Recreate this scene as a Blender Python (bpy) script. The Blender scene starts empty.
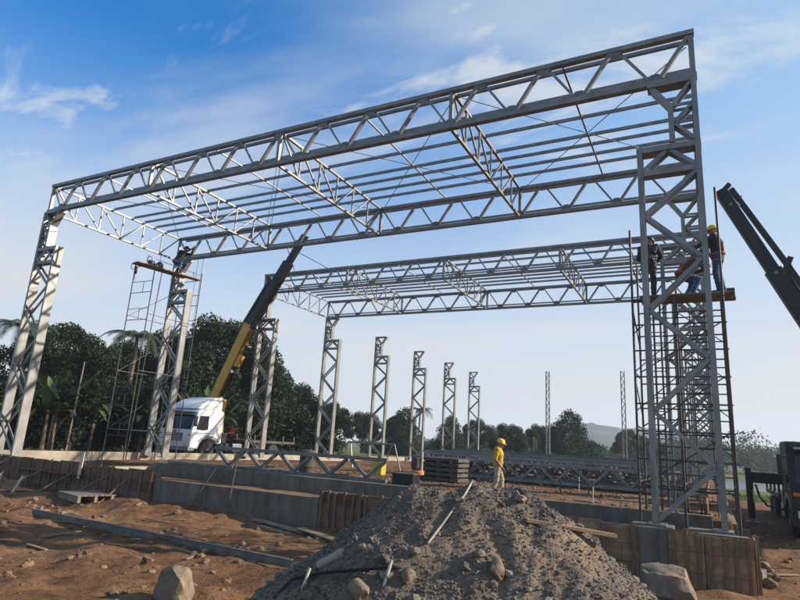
import bpy, bmesh, math, random
from mathutils import Vector, Matrix, noise
random.seed(7)
V = Vector
sc = bpy.context.scene
COL = sc.collection
R = math.radians

# ------------------------------------------------------------------ helpers
def tag(o, label=None, cat=None, group=None, kind=None):
    if label: o['label'] = label
    if cat: o['category'] = cat
    if group: o['group'] = group
    if kind: o['kind'] = kind
    return o

def empty(name, loc=(0, 0, 0), rz=0.0):
    o = bpy.data.objects.new(name, None); COL.objects.link(o)
    o.empty_display_size = .3
    o.location = loc; o.rotation_euler = (0, 0, rz)
    return o

def kids(o): return [c for c in o.children]

def copy_tree(o, parent=None):
    c = o.copy(); COL.objects.link(c)
    if parent is not None: c.parent = parent
    for ch in kids(o): copy_tree(ch, c)
    return c

class MB:
    def __init__(s): s.v = []; s.f = []
    def quadbox(s, pts):
        n = len(s.v); s.v += [tuple(p) for p in pts]
        for a in ((0, 3, 2, 1), (4, 5, 6, 7), (0, 1, 5, 4), (1, 2, 6, 5), (2, 3, 7, 6), (3, 0, 4, 7)):
            s.f.append(tuple(n + i for i in a))
        return s
    def box(s, lo, hi):
        x0, y0, z0 = lo; x1, y1, z1 = hi
        return s.quadbox([(x0, y0, z0), (x1, y0, z0), (x1, y1, z0), (x0, y1, z0), (x0, y0, z1), (x1, y0, z1), (x1, y1, z1), (x0, y1, z1)])
    def bar(s, p, q, w, h, side=(0, 1, 0)):
        """rectangular bar p->q; h measured along `side`, w across"""
        p = V(p); q = V(q); d = (q - p).normalized(); sd = V(side)
        sd = sd - d * sd.dot(d)
        if sd.length < 1e-4: sd = d.orthogonal()
        sd.normalize(); t = d.cross(sd)
        a = t * (w / 2); b = sd * (h / 2)
        return s.quadbox([p - a - b, p + a - b, p + a + b, p - a + b, q - a - b, q + a - b, q + a + b, q - a + b])
    def tube(s, p, q, r, n=8, r2=None):
        p = V(p); q = V(q); d = (q - p).normalized(); a = d.orthogonal().normalized(); b = d.cross(a)
        r2 = r if r2 is None else r2
        k = len(s.v)
        for P, rr in ((p, r), (q, r2)):
            for i in range(n):
                t = 2 * math.pi * i / n
                s.v.append(tuple(P + (a * math.cos(t) + b * math.sin(t)) * rr))
        for i in range(n):
            j = (i + 1) % n
            s.f.append((k + i, k + j, k + n + j, k + n + i))
        s.f.append(tuple(k + i for i in reversed(range(n)))); s.f.append(tuple(k + n + i for i in range(n)))
        return s
    def path(s, pts, r, n=8):
        pts = [V(p) for p in pts]; k = len(s.v); m = len(pts)
        a = None
        for i, P in enumerate(pts):
            d = (pts[min(i + 1, m - 1)] - pts[max(i - 1, 0)]).normalized()
            if a is None: a = d.orthogonal()
            a = (a - d * a.dot(d)).normalized(); b = d.cross(a)
            rr = r[i] if isinstance(r, (list, tuple)) else r
            for j in range(n):
                t = 2 * math.pi * j / n
                s.v.append(tuple(P + (a * math.cos(t) + b * math.sin(t)) * rr))
        for i in range(m - 1):
            for j in range(n):
                l = (j + 1) % n
                s.f.append((k + i * n + j, k + i * n + l, k + (i + 1) * n + l, k + (i + 1) * n + j))
        s.f.append(tuple(k + i for i in reversed(range(n)))); s.f.append(tuple(k + (m - 1) * n + i for i in range(n)))
        return s
    def lathe(s, prof, c=(0, 0, 0), ax=(0, 0, 1), n=16):
        ax = V(ax).normalized(); a = ax.orthogonal().normalized(); b = ax.cross(a); c = V(c)
        k = len(s.v); m = len(prof)
        for r, h in prof:
            for j in range(n):
                t = 2 * math.pi * j / n
                s.v.append(tuple(c + ax * h + (a * math.cos(t) + b * math.sin(t)) * max(r, 1e-4)))
        for i in range(m - 1):
            for j in range(n):
                l = (j + 1) % n
                s.f.append((k + i * n + j, k + i * n + l, k + (i + 1) * n + l, k + (i + 1) * n + j))
        s.f.append(tuple(k + i for i in reversed(range(n)))); s.f.append(tuple(k + (m - 1) * n + i for i in range(n)))
        return s
    def prism(s, prof, x0, x1, axis=0):
        """prof = polygon in the two other axes, extruded along axis"""
        k = len(s.v); n = len(prof)
        for x in (x0, x1):
            for a, b in prof:
                s.v.append((x, a, b) if axis == 0 else (a, x, b) if axis == 1 else (a, b, x))
        for i in range(n):
            j = (i + 1) % n
            s.f.append((k + i, k + j, k + n + j, k + n + i))
        s.f.append(tuple(k + i for i in reversed(range(n)))); s.f.append(tuple(k + n + i for i in range(n)))
        return s
    def poly(s, pts):
        k = len(s.v); s.v += [tuple(p) for p in pts]; s.f.append(tuple(range(k, k + len(pts)))); return s
    def build(s, name, mat, parent=None, smooth=False, bevel=0.0, seg=2, loc=None):
        me = bpy.data.meshes.new(name)
        me.from_pydata(s.v, [], s.f); me.update()
        bm = bmesh.new(); bm.from_mesh(me)
        bmesh.ops.recalc_face_normals(bm, faces=bm.faces)
        if bevel:
            ed = [e for e in bm.edges if len(e.link_faces) == 2 and e.calc_face_angle(0) > .35]
            bmesh.ops.bevel(bm, geom=ed, offset=bevel, segments=seg, affect='EDGES', profile=.6)
        if smooth:
            for f in bm.faces: f.smooth = True
            for e in bm.edges:
                if len(e.link_faces) == 2 and e.calc_face_angle(0) > .7: e.smooth = False
        bm.to_mesh(me); bm.free()
        me.materials.append(mat)
        o = bpy.data.objects.new(name, me); COL.objects.link(o)
        if parent is not None: o.parent = parent
        if loc is not None: o.location = loc
        return o

# ------------------------------------------------------------------ materials
class NT:
    def __init__(s, m): s.t = m.node_tree; s.n = s.t.nodes; s.l = s.t.links
    def new(s, ty, **k):
        x = s.n.new(ty)
        for a, b in k.items(): setattr(x, a, b)
        return x
    def link(s, a, b): s.l.new(a, b)

def mat(name, col, rough=.7, metal=0.0, var=.25, scale=4.0, bump=0.0, bscale=None, col2=None, spec=.5, island=0.0, detail=6.0, transl=0.0, stretch=None, thr=(.35, .65)):
    m = bpy.data.materials.new(name); m.use_nodes = True
    t = NT(m); b = t.n['Principled BSDF']
    b.inputs['Roughness'].default_value = rough; b.inputs['Metallic'].default_value = metal
    b.inputs['Specular IOR Level'].default_value = spec
    tc = t.new('ShaderNodeTexCoord'); src = tc.outputs['Object']
    if stretch:
        mp = t.new('ShaderNodeMapping'); mp.inputs['Scale'].default_value = stretch
        t.link(src, mp.inputs['Vector']); src = mp.outputs['Vector']
    nz = t.new('ShaderNodeTexNoise'); nz.inputs['Scale'].default_value = scale; nz.inputs['Detail'].default_value = detail
    nz.inputs['Roughness'].default_value = .65
    t.link(src, nz.inputs['Vector'])
    rp = t.new('ShaderNodeValToRGB')
    c2 = col2 if col2 else tuple(max(0, c * (1 - var)) for c in col)
    c1 = col if col2 else tuple(min(1, c * (1 + var)) for c in col)
    rp.color_ramp.elements[0].color = (*c2, 1); rp.color_ramp.elements[1].color = (*c1, 1)
    rp.color_ramp.elements[0].position = thr[0]; rp.color_ramp.elements[1].position = thr[1]
    t.link(nz.outputs['Fac'], rp.inputs['Fac'])
    out = rp.outputs['Color']
    if island:
        g = t.new('ShaderNodeNewGeometry'); mr = t.new('ShaderNodeMapRange')
        mr.inputs['To Min'].default_value = 1 - island; mr.inputs['To Max'].default_value = 1 + island
        t.link(g.outputs['Random Per Island'], mr.inputs['Value'])
        mx = t.new('ShaderNodeVectorMath', operation='SCALE'); t.link(out, mx.inputs[0]); t.link(mr.outputs['Result'], mx.inputs['Scale'])
        out = mx.outputs['Vector']
    t.link(out, b.inputs['Base Color'])
    if bump:
        n2 = t.new('ShaderNodeTexNoise'); n2.inputs['Scale'].default_value = bscale or scale * 6; n2.inputs['Detail'].default_value = 8
        t.link(src, n2.inputs['Vector'])
        bp = t.new('ShaderNodeBump'); bp.inputs['Strength'].default_value = min(1, bump); bp.inputs['Distance'].default_value = .03
        t.link(n2.outputs['Fac'], bp.inputs['Height']); t.link(bp.outputs['Normal'], b.inputs['Normal'])
    if transl:
        tr = t.new('ShaderNodeBsdfTranslucent'); ms = t.new('ShaderNodeMixShader'); ms.inputs['Fac'].default_value = transl
        t.link(out, tr.inputs['Color']); t.link(b.outputs['BSDF'], ms.inputs[1]); t.link(tr.outputs['BSDF'], ms.inputs[2])
        t.link(ms.outputs['Shader'], t.n['Material Output'].inputs['Surface'])
    return m

M = {}
M['steel'] = mat('galvanized_steel', (.225, .218, .205), rough=.45, metal=.3, col2=(.13, .126, .118), scale=2.2, bump=.12, bscale=30, stretch=(1, 1, .5))
M['steel_old'] = mat('weathered_steel', (.165, .16, .15), rough=.5, metal=.35, col2=(.085, .08, .073), scale=5, bump=.15)
M['scaf'] = mat('scaffold_tube_paint', (.07, .068, .068), rough=.55, metal=.3, col2=(.045, .035, .03), scale=3)
M['plank'] = mat('raw_plank', (.33, .22, .12), rough=.85, col2=(.16, .10, .055), scale=2, stretch=(2, 2, 14), bump=.3)
M['plank_grey'] = mat('grey_plank', (.24, .19, .14), rough=.9, col2=(.12, .09, .065), scale=2.2, bump=.3)
M['form'] = mat('formwork_board', (.165, .095, .058), rough=.9, col2=(.055, .034, .024), scale=1.6, bump=.5, island=.35, stretch=(1.2, 1.2, 3), thr=(.3, .7))
M['form2'] = mat('new_formwork_board', (.36, .21, .10), rough=.88, col2=(.10, .055, .03), scale=1.5, bump=.45, island=.25, stretch=(1.2, 1.2, 3), thr=(.3, .7))
M['batten'] = mat('batten_wood', (.20, .12, .07), rough=.88, col2=(.09, .052, .032), scale=3, stretch=(4, 4, 1), bump=.3)
M['conc'] = mat('concrete', (.165, .146, .118), rough=.9, col2=(.07, .06, .047), scale=2.2, stretch=(1.6, 1.6, .45), bump=.35, bscale=18)
M['conc_l'] = mat('pale_concrete', (.33, .285, .22), rough=.9, col2=(.22, .18, .13), scale=1.4, bump=.3, bscale=16)
M['rock'] = mat('rock', (.225, .172, .122), rough=.92, col2=(.11, .08, .055), scale=3, bump=.9, bscale=9)
M['stone'] = mat('rubble_stone', (.19, .115, .068), rough=.95, col2=(.09, .052, .03), scale=6, bump=.5, island=.45)
M['gstone'] = mat('gravel_stone', (.165, .135, .105), rough=.95, col2=(.08, .064, .05), scale=6, bump=.5, island=.5)
M['white'] = mat('white_truck_paint', (.70, .70, .69), rough=.35, col2=(.50, .47, .42), scale=1.6, thr=(.25, .5))
M['dkpaint'] = mat('dark_truck_paint', (.022, .021, .019), rough=.6, var=.5, scale=2, spec=.25)
M['yellow'] = mat('yellow_boom_paint', (.50, .25, .02), rough=.5, var=.15, scale=2)
M['ylw_plastic'] = mat('yellow_plastic', (.42, .31, .03), rough=.45, var=.08)
M['black'] = mat('black_paint', (.010, .010, .012), rough=.45, var=.4, spec=.3)
M['boomdk'] = mat('dark_boom_paint', (.013, .016, .024), rough=.5, var=.4, spec=.3)
M['rubber'] = mat('rubber', (.022, .021, .02), rough=.85, var=.4, scale=8)
M['dusty'] = mat('dusty_dark', (.06, .05, .042), rough=.85, var=.5)
M['glass'] = mat('dark_glass', (.012, .014, .016), rough=.12, var=.1, spec=.4)
M['lamp'] = mat('lamp_glass', (.55, .55, .52), rough=.15, var=.05, spec=.8)
M['grey'] = mat('grey_plastic', (.16, .165, .17), rough=.55, var=.2)
M['orange_w'] = mat('orange_paint', (.55, .16, .03), rough=.6, var=.2)
M['skin'] = mat('skin', (.22, .115, .07), rough=.6, var=.12, scale=9)
M['yshirt'] = mat('yellow_shirt', (.50, .29, .03), rough=.9, col2=(.34, .19, .02), scale=9, bump=.4, bscale=14)
M['khaki'] = mat('khaki_trousers', (.30, .24, .16), rough=.9, var=.2, scale=8, bump=.4, bscale=14)
M['jeans'] = mat('blue_jeans', (.03, .055, .12), rough=.9, var=.3, scale=8, bump=.4, bscale=14)
M['brjeans'] = mat('bright_jeans', (.04, .08, .18), rough=.9, var=.3, scale=8, bump=.4, bscale=14)
M['darkcl'] = mat('dark_clothes', (.028, .028, .034), rough=.9, var=.3, scale=8, bump=.4, bscale=14)
M['brshirt'] = mat('brown_red_shirt', (.085, .036, .024), rough=.9, var=.25, scale=8, bump=.4, bscale=14)
M['orange'] = mat('orange_workwear', (.36, .08, .02), rough=.85, var=.15, scale=8, bump=.3, bscale=14)
M['boot'] = mat('boot_leather', (.03, .024, .02), rough=.7, var=.3)
M['hat'] = mat('yellow_helmet', (.68, .42, .02), rough=.35, var=.05)
M['eye'] = mat('eye', (.03, .02, .015), rough=.3, var=.05)
M['bark'] = mat('bark', (.10, .075, .055), rough=.95, var=.4, scale=6, bump=.6)
M['leaf_dk'] = mat('dark_leaf', (.024, .034, .012), rough=.6, var=.5, scale=.35, island=.7, transl=.18, spec=.15)
M['leaf_md'] = mat('mid_leaf', (.042, .058, .018), rough=.6, var=.35, scale=.5, island=.5, transl=.22, spec=.15)
M['leaf_con'] = mat('conifer_leaf', (.022, .038, .018), rough=.65, var=.3, scale=.5, island=.5, transl=.12, spec=.15)
M['leaf_ban'] = mat('banana_leaf', (.05, .075, .02), rough=.5, var=.35, scale=.8, island=.4, transl=.3)
M['leaf_pl'] = mat('palm_leaf', (.034, .05, .017), rough=.55, var=.3, scale=.8, island=.4, transl=.2)
M['twig'] = mat('bare_twig', (.17, .14, .12), rough=.9, var=.3)
M['grass'] = mat('grass_blade', (.10, .13, .03), rough=.8, var=.3, island=.5, transl=.2)
M['rope'] = mat('rope', (.33, .30, .25), rough=.9, var=.2)
M['cable'] = mat('wire_cable', (.06, .06, .065), rough=.5, metal=.5, var=.2)
M['pale_wood'] = mat('pale_stake', (.50, .42, .32), rough=.85, var=.2, scale=5)
M['grassmass'] = M['leaf_md']

def rust(m, amt, lo, rc=(.11, .065, .04), sc_=1.3):
    t = NT(m); b = t.n['Principled BSDF']; ln = b.inputs['Base Color'].links[0]; src = ln.from_socket
    tc = t.new('ShaderNodeTexCoord'); n = t.new('ShaderNodeTexNoise'); n.inputs['Scale'].default_value = sc_; n.inputs['Detail'].default_value = 9; n.inputs['Roughness'].default_value = .7
    t.link(tc.outputs['Object'], n.inputs['Vector'])
    r = t.new('ShaderNodeMapRange'); r.inputs['From Min'].default_value = lo; r.inputs['From Max'].default_value = lo + .12; r.inputs['To Max'].default_value = amt; t.link(n.outputs['Fac'], r.inputs['Value'])
    x = t.new('ShaderNodeMix', data_type='RGBA'); t.link(r.outputs[0], x.inputs[0]); t.link(src, x.inputs[6]); x.inputs[7].default_value = (*rc, 1); t.link(x.outputs[2], b.inputs['Base Color'])
rust(M['steel'], .55, .58); rust(M['steel_old'], .75, .54); rust(M['scaf'], .6, .52)
for k_ in ('form', 'form2', 'batten', 'conc', 'plank_grey'): rust(M[k_], .7, .50, (.15, .08, .04), 2.6)
rust(M['form2'], .5, .52, (.22, .21, .19), 1.7); rust(M['rock'], .7, .5, (.14, .075, .038), 2.0)
# ------------------------------------------------------------------ dimensions (metres)
W, H, HB, HS, CW = 28.21, 12.8, 11.28, 9.43, 1.54
Y1, Y2, Y3, DY = 7.95, 15.95, 24.1, 8.46
ROWS = [0, Y1, Y2, Y3] + [Y3 + DY * k for k in range(1, 5)]
SUN_AZ, SUN_EL = 64.0, 25.0          # azimuth from +Y towards +X

def ss(a, b, x):
    t = max(0, min(1, (x - a) / (b - a))); return t * t * (3 - 2 * t)
def fb(x, y, s, o=3):
    return noise.fractal(V((x * s, y * s, 3.7)), 1.0, 2.0, o, noise_basis='PERLIN_ORIGINAL')
PA, PB = V((24.35, -7.95)), V((25.8, -7.3))      # gravel ridge
def gz(x, y):
    """height of the soil"""
    out = -1.2 + .34 * math.exp(-((x - 12) / 5.5) ** 2) * ss(-4.5, -1, y)
    out += .12 * fb(x, y, .33) + .10 * fb(x, y, 1.0, 4) + .045 * fb(x, y, 3.2, 4) + .26 * (1 - ss(2, 9, x)) * ss(-3.2, -1.2, y)
    out += .05 * abs(math.sin(x * .9 + y * 2.2 + 2 * fb(x, y, .3))) * ss(-10, -4, y) * (1 - ss(-1.6, -1, y))
    # wheel ruts in front
    out += -.07 * math.exp(-((y + 5.6 + .12 * (x - 14) + .3 * math.sin(x * .35)) / .45) ** 2) + .06 * math.exp(-((y + 4.6 + .12 * (x - 14)) / .4) ** 2)
    # right-hand access strip rises to the trucks, then falls to the lake
    if x > W:
        rr = -1.2 + .48 * ss(-1.5, 6.5, y) + .30 * ss(6.5, 12, y) - .75 * ss(16, 42, y)
        rr += .05 * fb(x, y, .5) + .045 * fb(x, y, 1.6, 4) + .02 * fb(x, y, 5, 2)
        out = rr * ss(W + .2, W + .9, x) + out * (1 - ss(W + .2, W + .9, x))
    # left yard
    lf = -.22 + .08 * fb(x, y, .4)
    if y > -.6: out = out + (lf - out) * (1 - ss(-.35, -.05, x))
    # inside the perimeter
    if y > -.6 and -.35 < x < W + .35:
        ins = .08 + .05 * fb(x, y, .5) + .03 * fb(x, y, 2.2)
        ins = -.42 + (ins + .42) * ss(.5, 6, x)
        pit = -.30 + .03 * fb(x, y, 1.2)
        v = pit + (ins - pit) * ss(1.4, 1.6, y)
        k = ss(-.62, -.5, y) * ss(-.3, -.1, x) * (1 - ss(W + .1, W + .3, x)) * (1 - ss(60, 62, y))
        out = out * (1 - k) + v * k
    if y > 58:
        far = -.75 - .6 * ss(60, 85, y)
        out = out + (far - out) * ss(60, 64, y)
    # lake bowl
    d = math.hypot((x - 52) / 42, (y - 88) / 31)
    out -= 1.8 * (1 - ss(.86, 1.1, d))
    return out

def axis(segs):
    out = []
    for a, b, st in segs:
        n = max(1, round((b - a) / st)); out += [a + (b - a) * i / n for i in range(n)]
    out.append(segs[-1][1]); return out
XS = axis([(-500, -100, 40), (-100, -30, 5), (-30, -1, 1.0), (-1, .2, .1), (.2, 8, .45), (8, 28.2, .14), (28.2, 33, .12), (33, 60, 1.2), (60, 130, 3), (130, 700, 40)])
YS = axis([(-50, -14, 2.5), (-14, -1, .13), (-1, 2, .1), (2, 16, .3), (16, 60, 1.0), (60, 64, .5), (64, 130, 2.5), (130, 300, 15), (300, 1180, 80)])
def make_ground():
    nx, ny = len(XS), len(YS)
    vs = [(x, y, gz(x, y)) for y in YS for x in XS]
    fs = [(j * nx + i, j * nx + i + 1, (j + 1) * nx + i + 1, (j + 1) * nx + i) for j in range(ny - 1) for i in range(nx - 1)]
    me = bpy.data.meshes.new('ground'); me.from_pydata(vs, [], fs); me.update()
    for p in me.polygons: p.use_smooth = True
    m = bpy.data.materials.new('site_soil'); m.use_nodes = True
    t = NT(m); b = t.n['Principled BSDF']; b.inputs['Roughness'].default_value = .95; b.inputs['Specular IOR Level'].default_value = .2
    tc = t.new('ShaderNodeTexCoord')
    def nz(s, d=8, dist=0.0):
        n = t.new('ShaderNodeTexNoise'); n.inputs['Scale'].default_value = s; n.inputs['Detail'].default_value = d; n.inputs['Roughness'].default_value = .65; n.inputs['Distortion'].default_value = dist
        t.link(tc.outputs['Object'], n.inputs['Vector']); return n.outputs['Fac']
    def ramp(f, stops):
        r = t.new('ShaderNodeValToRGB'); e = r.color_ramp.elements
        while len(e) < len(stops): e.new(.5)
        for k, (p, c) in enumerate(stops): e[k].position = p; e[k].color = (*c, 1)
        t.link(f, r.inputs['Fac']); return r.outputs['Color']
    def mix(f, a, c, ty='MIX'):
        x = t.new('ShaderNodeMix', data_type='RGBA', blend_type=ty)
        if isinstance(f, float): x.inputs[0].default_value = f
        else: t.link(f, x.inputs[0])
        t.link(a, x.inputs[6]); t.link(c, x.inputs[7]); return x.outputs[2]
    big = ramp(nz(.35, 6, .6), [(.3, (.10, .047, .022)), (.5, (.17, .085, .039)), (.7, (.24, .135, .068))])
    fine = ramp(nz(2.6, 10, .4), [(.3, (.32, .29, .27)), (.52, (1, 1, 1)), (.75, (1.12, 1.1, 1.05))])
    speck = ramp(nz(13, 6), [(.34, (.5, .47, .45)), (.48, (1, 1, 1)), (.68, (1.0, 1.0, 1.0)), (.78, (1.35, 1.35, 1.35))])
    c = mix(1.0, mix(1.0, big, fine, 'MULTIPLY'), speck, 'MULTIPLY')
    # green land outside the site
    sp = t.new('ShaderNodeSeparateXYZ'); t.link(tc.outputs['Object'], sp.inputs[0])
    def rng(o, a, bb):
        r = t.new('ShaderNodeMapRange'); r.inputs['From Min'].default_value = a; r.inputs['From Max'].default_value = bb
        t.link(o, r.inputs['Value']); return r.outputs['Result']
    def mth(op, a, bb):
        x = t.new('ShaderNodeMath', operation=op, use_clamp=True)
        for k, q in enumerate((a, bb)):
            if isinstance(q, float): x.inputs[k].default_value = q
            else: t.link(q, x.inputs[k])
        return x.outputs[0]
    far = rng(sp.outputs[1], 60, 66)
    rt = mth('MULTIPLY', rng(sp.outputs[0], 28.6, 29.5), rng(sp.outputs[1], 26, 34))
    lt = rng(sp.outputs[0], -6, -11)
    g = mth('MAXIMUM', mth('MAXIMUM', far, rt), lt)
    gn = mth('MULTIPLY', g, ramp(nz(.6, 6), [(.3, (.5, .5, .5)), (.5, (1.3, 1.3, 1.3))]))
    grass = ramp(nz(1.2, 8), [(.3, (.045, .06, .018)), (.6, (.11, .125, .035)), (.75, (.16, .15, .06))])
    c = mix(gn, c, grass)
    t.link(c, b.inputs['Base Color'])
    bp = t.new('ShaderNodeBump'); bp.inputs['Strength'].default_value = .9; bp.inputs['Distance'].default_value = .06
    mm = t.new('ShaderNodeMath', operation='ADD'); t.link(nz(5, 10), mm.inputs[0]); m3 = t.new('ShaderNodeMath', operation='MULTIPLY'); m3.inputs[1].default_value = .5
    t.link(nz(22, 8), m3.inputs[0]); t.link(m3.outputs[0], mm.inputs[1])
    t.link(mm.outputs[0], bp.inputs['Height']); t.link(bp.outputs['Normal'], b.inputs['Normal'])
    me.materials.append(m)
    o = bpy.data.objects.new('ground', me); COL.objects.link(o); tag(o, kind='structure')
make_ground()

# lake
wm = bpy.data.materials.new('lake_water'); wm.use_nodes = True
t = NT(wm); b = t.n['Principled BSDF']; b.inputs['Base Color'].default_value = (.05, .06, .055, 1); b.inputs['Roughness'].default_value = .22
nzn = t.new('ShaderNodeTexNoise'); nzn.inputs['Scale'].default_value = 1.2; tcn = t.new('ShaderNodeTexCoord'); t.link(tcn.outputs['Object'], nzn.inputs['Vector'])
bpn = t.new('ShaderNodeBump'); bpn.inputs['Strength'].default_value = .5; t.link(nzn.outputs['Fac'], bpn.inputs['Height']); t.link(bpn.outputs['Normal'], b.inputs['Normal'])
lk = MB(); lk.poly([(52 + 46 * math.cos(a * math.pi / 24), 88 + 35 * math.sin(a * math.pi / 24), -1.55) for a in range(48)])
tag(lk.build('water', wm), kind='structure')

# hills
def hill(cx, cy, rx, ry, h, seed):
    nx, ny = 60, 24; vs = []; fs = []
    for j in range(ny + 1):
        for i in range(nx + 1):
            u = i / nx * 2 - 1; v = j / ny * 2 - 1
            e = max(0, 1 - u * u) ** 1.0 * max(0, 1 - v * v)
            z = h * e * (1 + .35 * noise.fractal(V((u * 2.2 + seed, v * 2, 0)), 1, 2, 4)) - 3
            vs.append((cx + u * rx, cy + v * ry, z))
    fs = [(j * (nx + 1) + i, j * (nx + 1) + i + 1, (j + 1) * (nx + 1) + i + 1, (j + 1) * (nx + 1) + i) for j in range(ny) for i in range(nx)]
    me = bpy.data.meshes.new('hill'); me.from_pydata(vs, [], fs)
    for p in me.polygons: p.use_smooth = True
    me.materials.append(M['hill']); o = bpy.data.objects.new('hill', me); COL.objects.link(o); tag(o, kind='structure')
M['hill'] = mat('wooded_hill', (.03, .045, .035), rough=1, var=.3, scale=.02, bump=.5, bscale=.1)
hill(-112, 1000, 205, 120, 56, 1.3)
hill(-330, 1040, 260, 110, 20, 5.1)
hill(230, 1060, 300, 90, 17, 9.4)

# ------------------------------------------------------------------ concrete and formwork
def slab(name, lo, hi, m, label, cat, group=None, bev=.012):
    c = [(a + b) / 2 for a, b in zip(lo, hi)]; c[2] = lo[2]
    mb = MB(); mb.box([a - q for a, q in zip(lo, c)], [a - q for a, q in zip(hi, c)])
    o = mb.build(name, m, bevel=bev, loc=c); return tag(o, label, cat, group)

GW = 'concrete foundation walls around the building'
slab('foundation_wall', (10.86, -.60, -1.6), (17.72, -.33, -.24), M['conc'], 'bare grey concrete front wall between two runs of brown wooden formwork', 'wall', GW)
slab('foundation_wall', (-.3, -.60, -1.6), (10.84, -.33, -.06), M['conc'], 'concrete front wall behind the long brown formwork on the left', 'wall', GW)
slab('foundation_wall', (17.74, -.60, -1.6), (28.55, -.33, -.05), M['conc'], 'concrete front wall under the tall right-hand lattice column', 'wall', GW)
slab('grade_beam', (8.4, 1.30, -1.0), (27.9, 1.60, .17), M['conc'], 'dark grey grade beam running behind the front wall, soil fill behind it', 'beam', GW)
slab('grade_beam', (-.32, -.30, -1.0), (-.02, 60.5, .12), M['conc_l'], 'long sunlit beige grade beam under the left row of columns', 'beam', GW)
slab('grade_beam', (W - .10, 1.62, -1.4), (W + .22, 60.5, .02), M['conc'], 'long grade beam under the right row of columns, receding beside the dirt track', 'beam', GW)
slab('grade_beam', (.0, 60.2, -1.0), (W - .12, 60.5, .12), M['conc'], 'far grade beam across the back end of the building', 'beam', GW)
slab('cross_beam', (7.9, -.31, -.9), (8.35, 2.2, -.02), M['conc_l'], 'short pale cross beam joining the front wall to the beam behind', 'beam', GW)

def form_panel(x0, x1, z0, z1, label, m, nb, grp='wooden formwork panels along the front wall', y=-.64):
    r = empty('formwork_panel', ((x0 + x1) / 2, y, z0)); w = (x1 - x0) / 2 - .004; h = z1 - z0
    mb = MB(); hh = 0; k = 0
    # boards
    nrow = 3
    for i in range(nrow):
        a = h * i / nrow; bz = h * (i + 1) / nrow - .008
        j = random.uniform(-.006, .006)
        x = -w
        while x < w - .05:
            e = min(w, x + random.uniform(.7, 1.3)); jj = random.uniform(-.012, .004); tl = random.uniform(-.03, .05) if i == nrow - 1 else 0
            mb.box((x + .002, -.022 + jj, a), (e - .002, .004 + jj, bz + tl)); x = e
    mb.build('boards', m, r, bevel=.003, seg=1)
    for i in range(nb):
        x = -w + .08 + (2 * w - .16) * i / max(1, nb - 1) + random.uniform(-.04, .04)
        mb = MB(); tp = h + random.uniform(-.05, .07); lean = random.uniform(-.03, .03)
        mb.bar((x, -.052, 0.0), (x + lean, -.052, tp), .075, .05)
        mb.build('batten', M['batten'], r, bevel=.004, seg=1)
    tag(r, label, 'formwork', grp); return r
lab = ['wooden formwork panel farthest left on the front wall, below the leftmost column',
       'brown formwork panel on the left behind small stakes and stones',
       'brown formwork panel on the left just below the upright yellow board',
       'brown formwork panel on the left directly behind the wooden pallet',
       'brown formwork panel ending where the bare concrete front wall starts']
xs = [-2.2, .9, 3.9, 6.3, 8.6, 10.83]
for i in range(5):
    form_panel(xs[i], xs[i + 1], -1.25 + .045 * i, .01, lab[i], M['form'], 5)
form_panel(17.77, 19.25, -1.05, -.01, 'reddish formwork panel with thick battens right of the bare concrete wall', M['form'], 6)
form_panel(19.27, 21.6, -1.1, -.02, 'reddish formwork panel partly hidden by the left flank of the gravel heap', M['form'], 5)
form_panel(21.62, 24.3, -1.2, -.02, 'formwork panel hidden for the most part behind the gravel heap crest', M['form2'], 4)
form_panel(24.32, 26.40, -1.2, -.03, 'plywood formwork panel right of the gravel heap, left of the bare concrete patch', M['form2'], 4)
form_panel(27.02, 27.72, -1.25, -.04, 'plywood formwork panel just right of the bare concrete patch under the tower column', M['form2'], 3)
form_panel(27.73, 28.62, -1.25, -.05, 'last plywood formwork panel at the right corner of the front wall', M['form2'], 4)
r = form_panel(-.45, .45, -1.25, -.05, 'formwork panel on the short return at the right corner facing the dirt track', M['form2'], 3)
r.location = (28.64, -.16, -1.25); r.rotation_euler = (0, 0, R(90))
ytop = MB().box((-2.0, -.01, -.0), (2.0, .13, .035)); o = ytop.build('waler', M['batten'], bevel=.005, loc=(5.2, -.83, -.42)); tag(o, 'long horizontal timber rail nailed across the left formwork', 'timber')
o = MB().bar((0, 0, 0), (.03, .02, .95), .16, .035).build('timber_stake', M['pale_wood'], bevel=.004, loc=(7.0, -.78, -.52)); tag(o, 'pale yellow upright board sticking up above the left formwork', 'stake')
# raking braces on the left formwork
braces = [(-.6, .2), (1.5, .5), (3.0, -.3), (4.3, .5), (6.1, .3), (7.9, .6), (9.7, -.2)]
for i, (x, dx) in enumerate(braces):
    z = gz(x, -1.75)
    o = MB().bar((0, 0, -.05), (dx + .25, random.uniform(.9, .98), (-.12 - z) * random.uniform(.75, .98)), .06, .04).build('raking_brace', M['batten'], bevel=.004, seg=1, loc=(x, -1.75, z))
    tag(o, 'slanting timber brace propping the brown formwork left of the bare concrete wall', 'brace', 'slanting timber braces of the left formwork')
for i, (x, y, a) in enumerate([(4.7, -2.35, 10), (5.65, -2.3, -8)]):
    z = gz(x, y)
    o = MB().bar((0, 0, -.1), (.08, .1, .62), .09, .05).build('short_stake', M['pale_wood'], bevel=.004, loc=(x, y, z)); o.rotation_euler = (R(a), R(8), 0)
    tag(o, ['short leaning stake left of a small board at the foot of the left formwork', 'short leaning stake right of a small board at the foot of the left formwork'][i], 'stake', 'short stakes at the formwork foot')
o = MB().bar((-.5, 0, 0), (.5, .02, .0), .36, .03, (0, 1, 0)).build('small_board', M['form2'], bevel=.004, loc=(5.15, -2.24, gz(5.15, -2.24) + .22)); o.rotation_euler = (R(-12), R(4), 0); tag(o, 'small brown board standing between two short stakes on the left', 'board')
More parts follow.
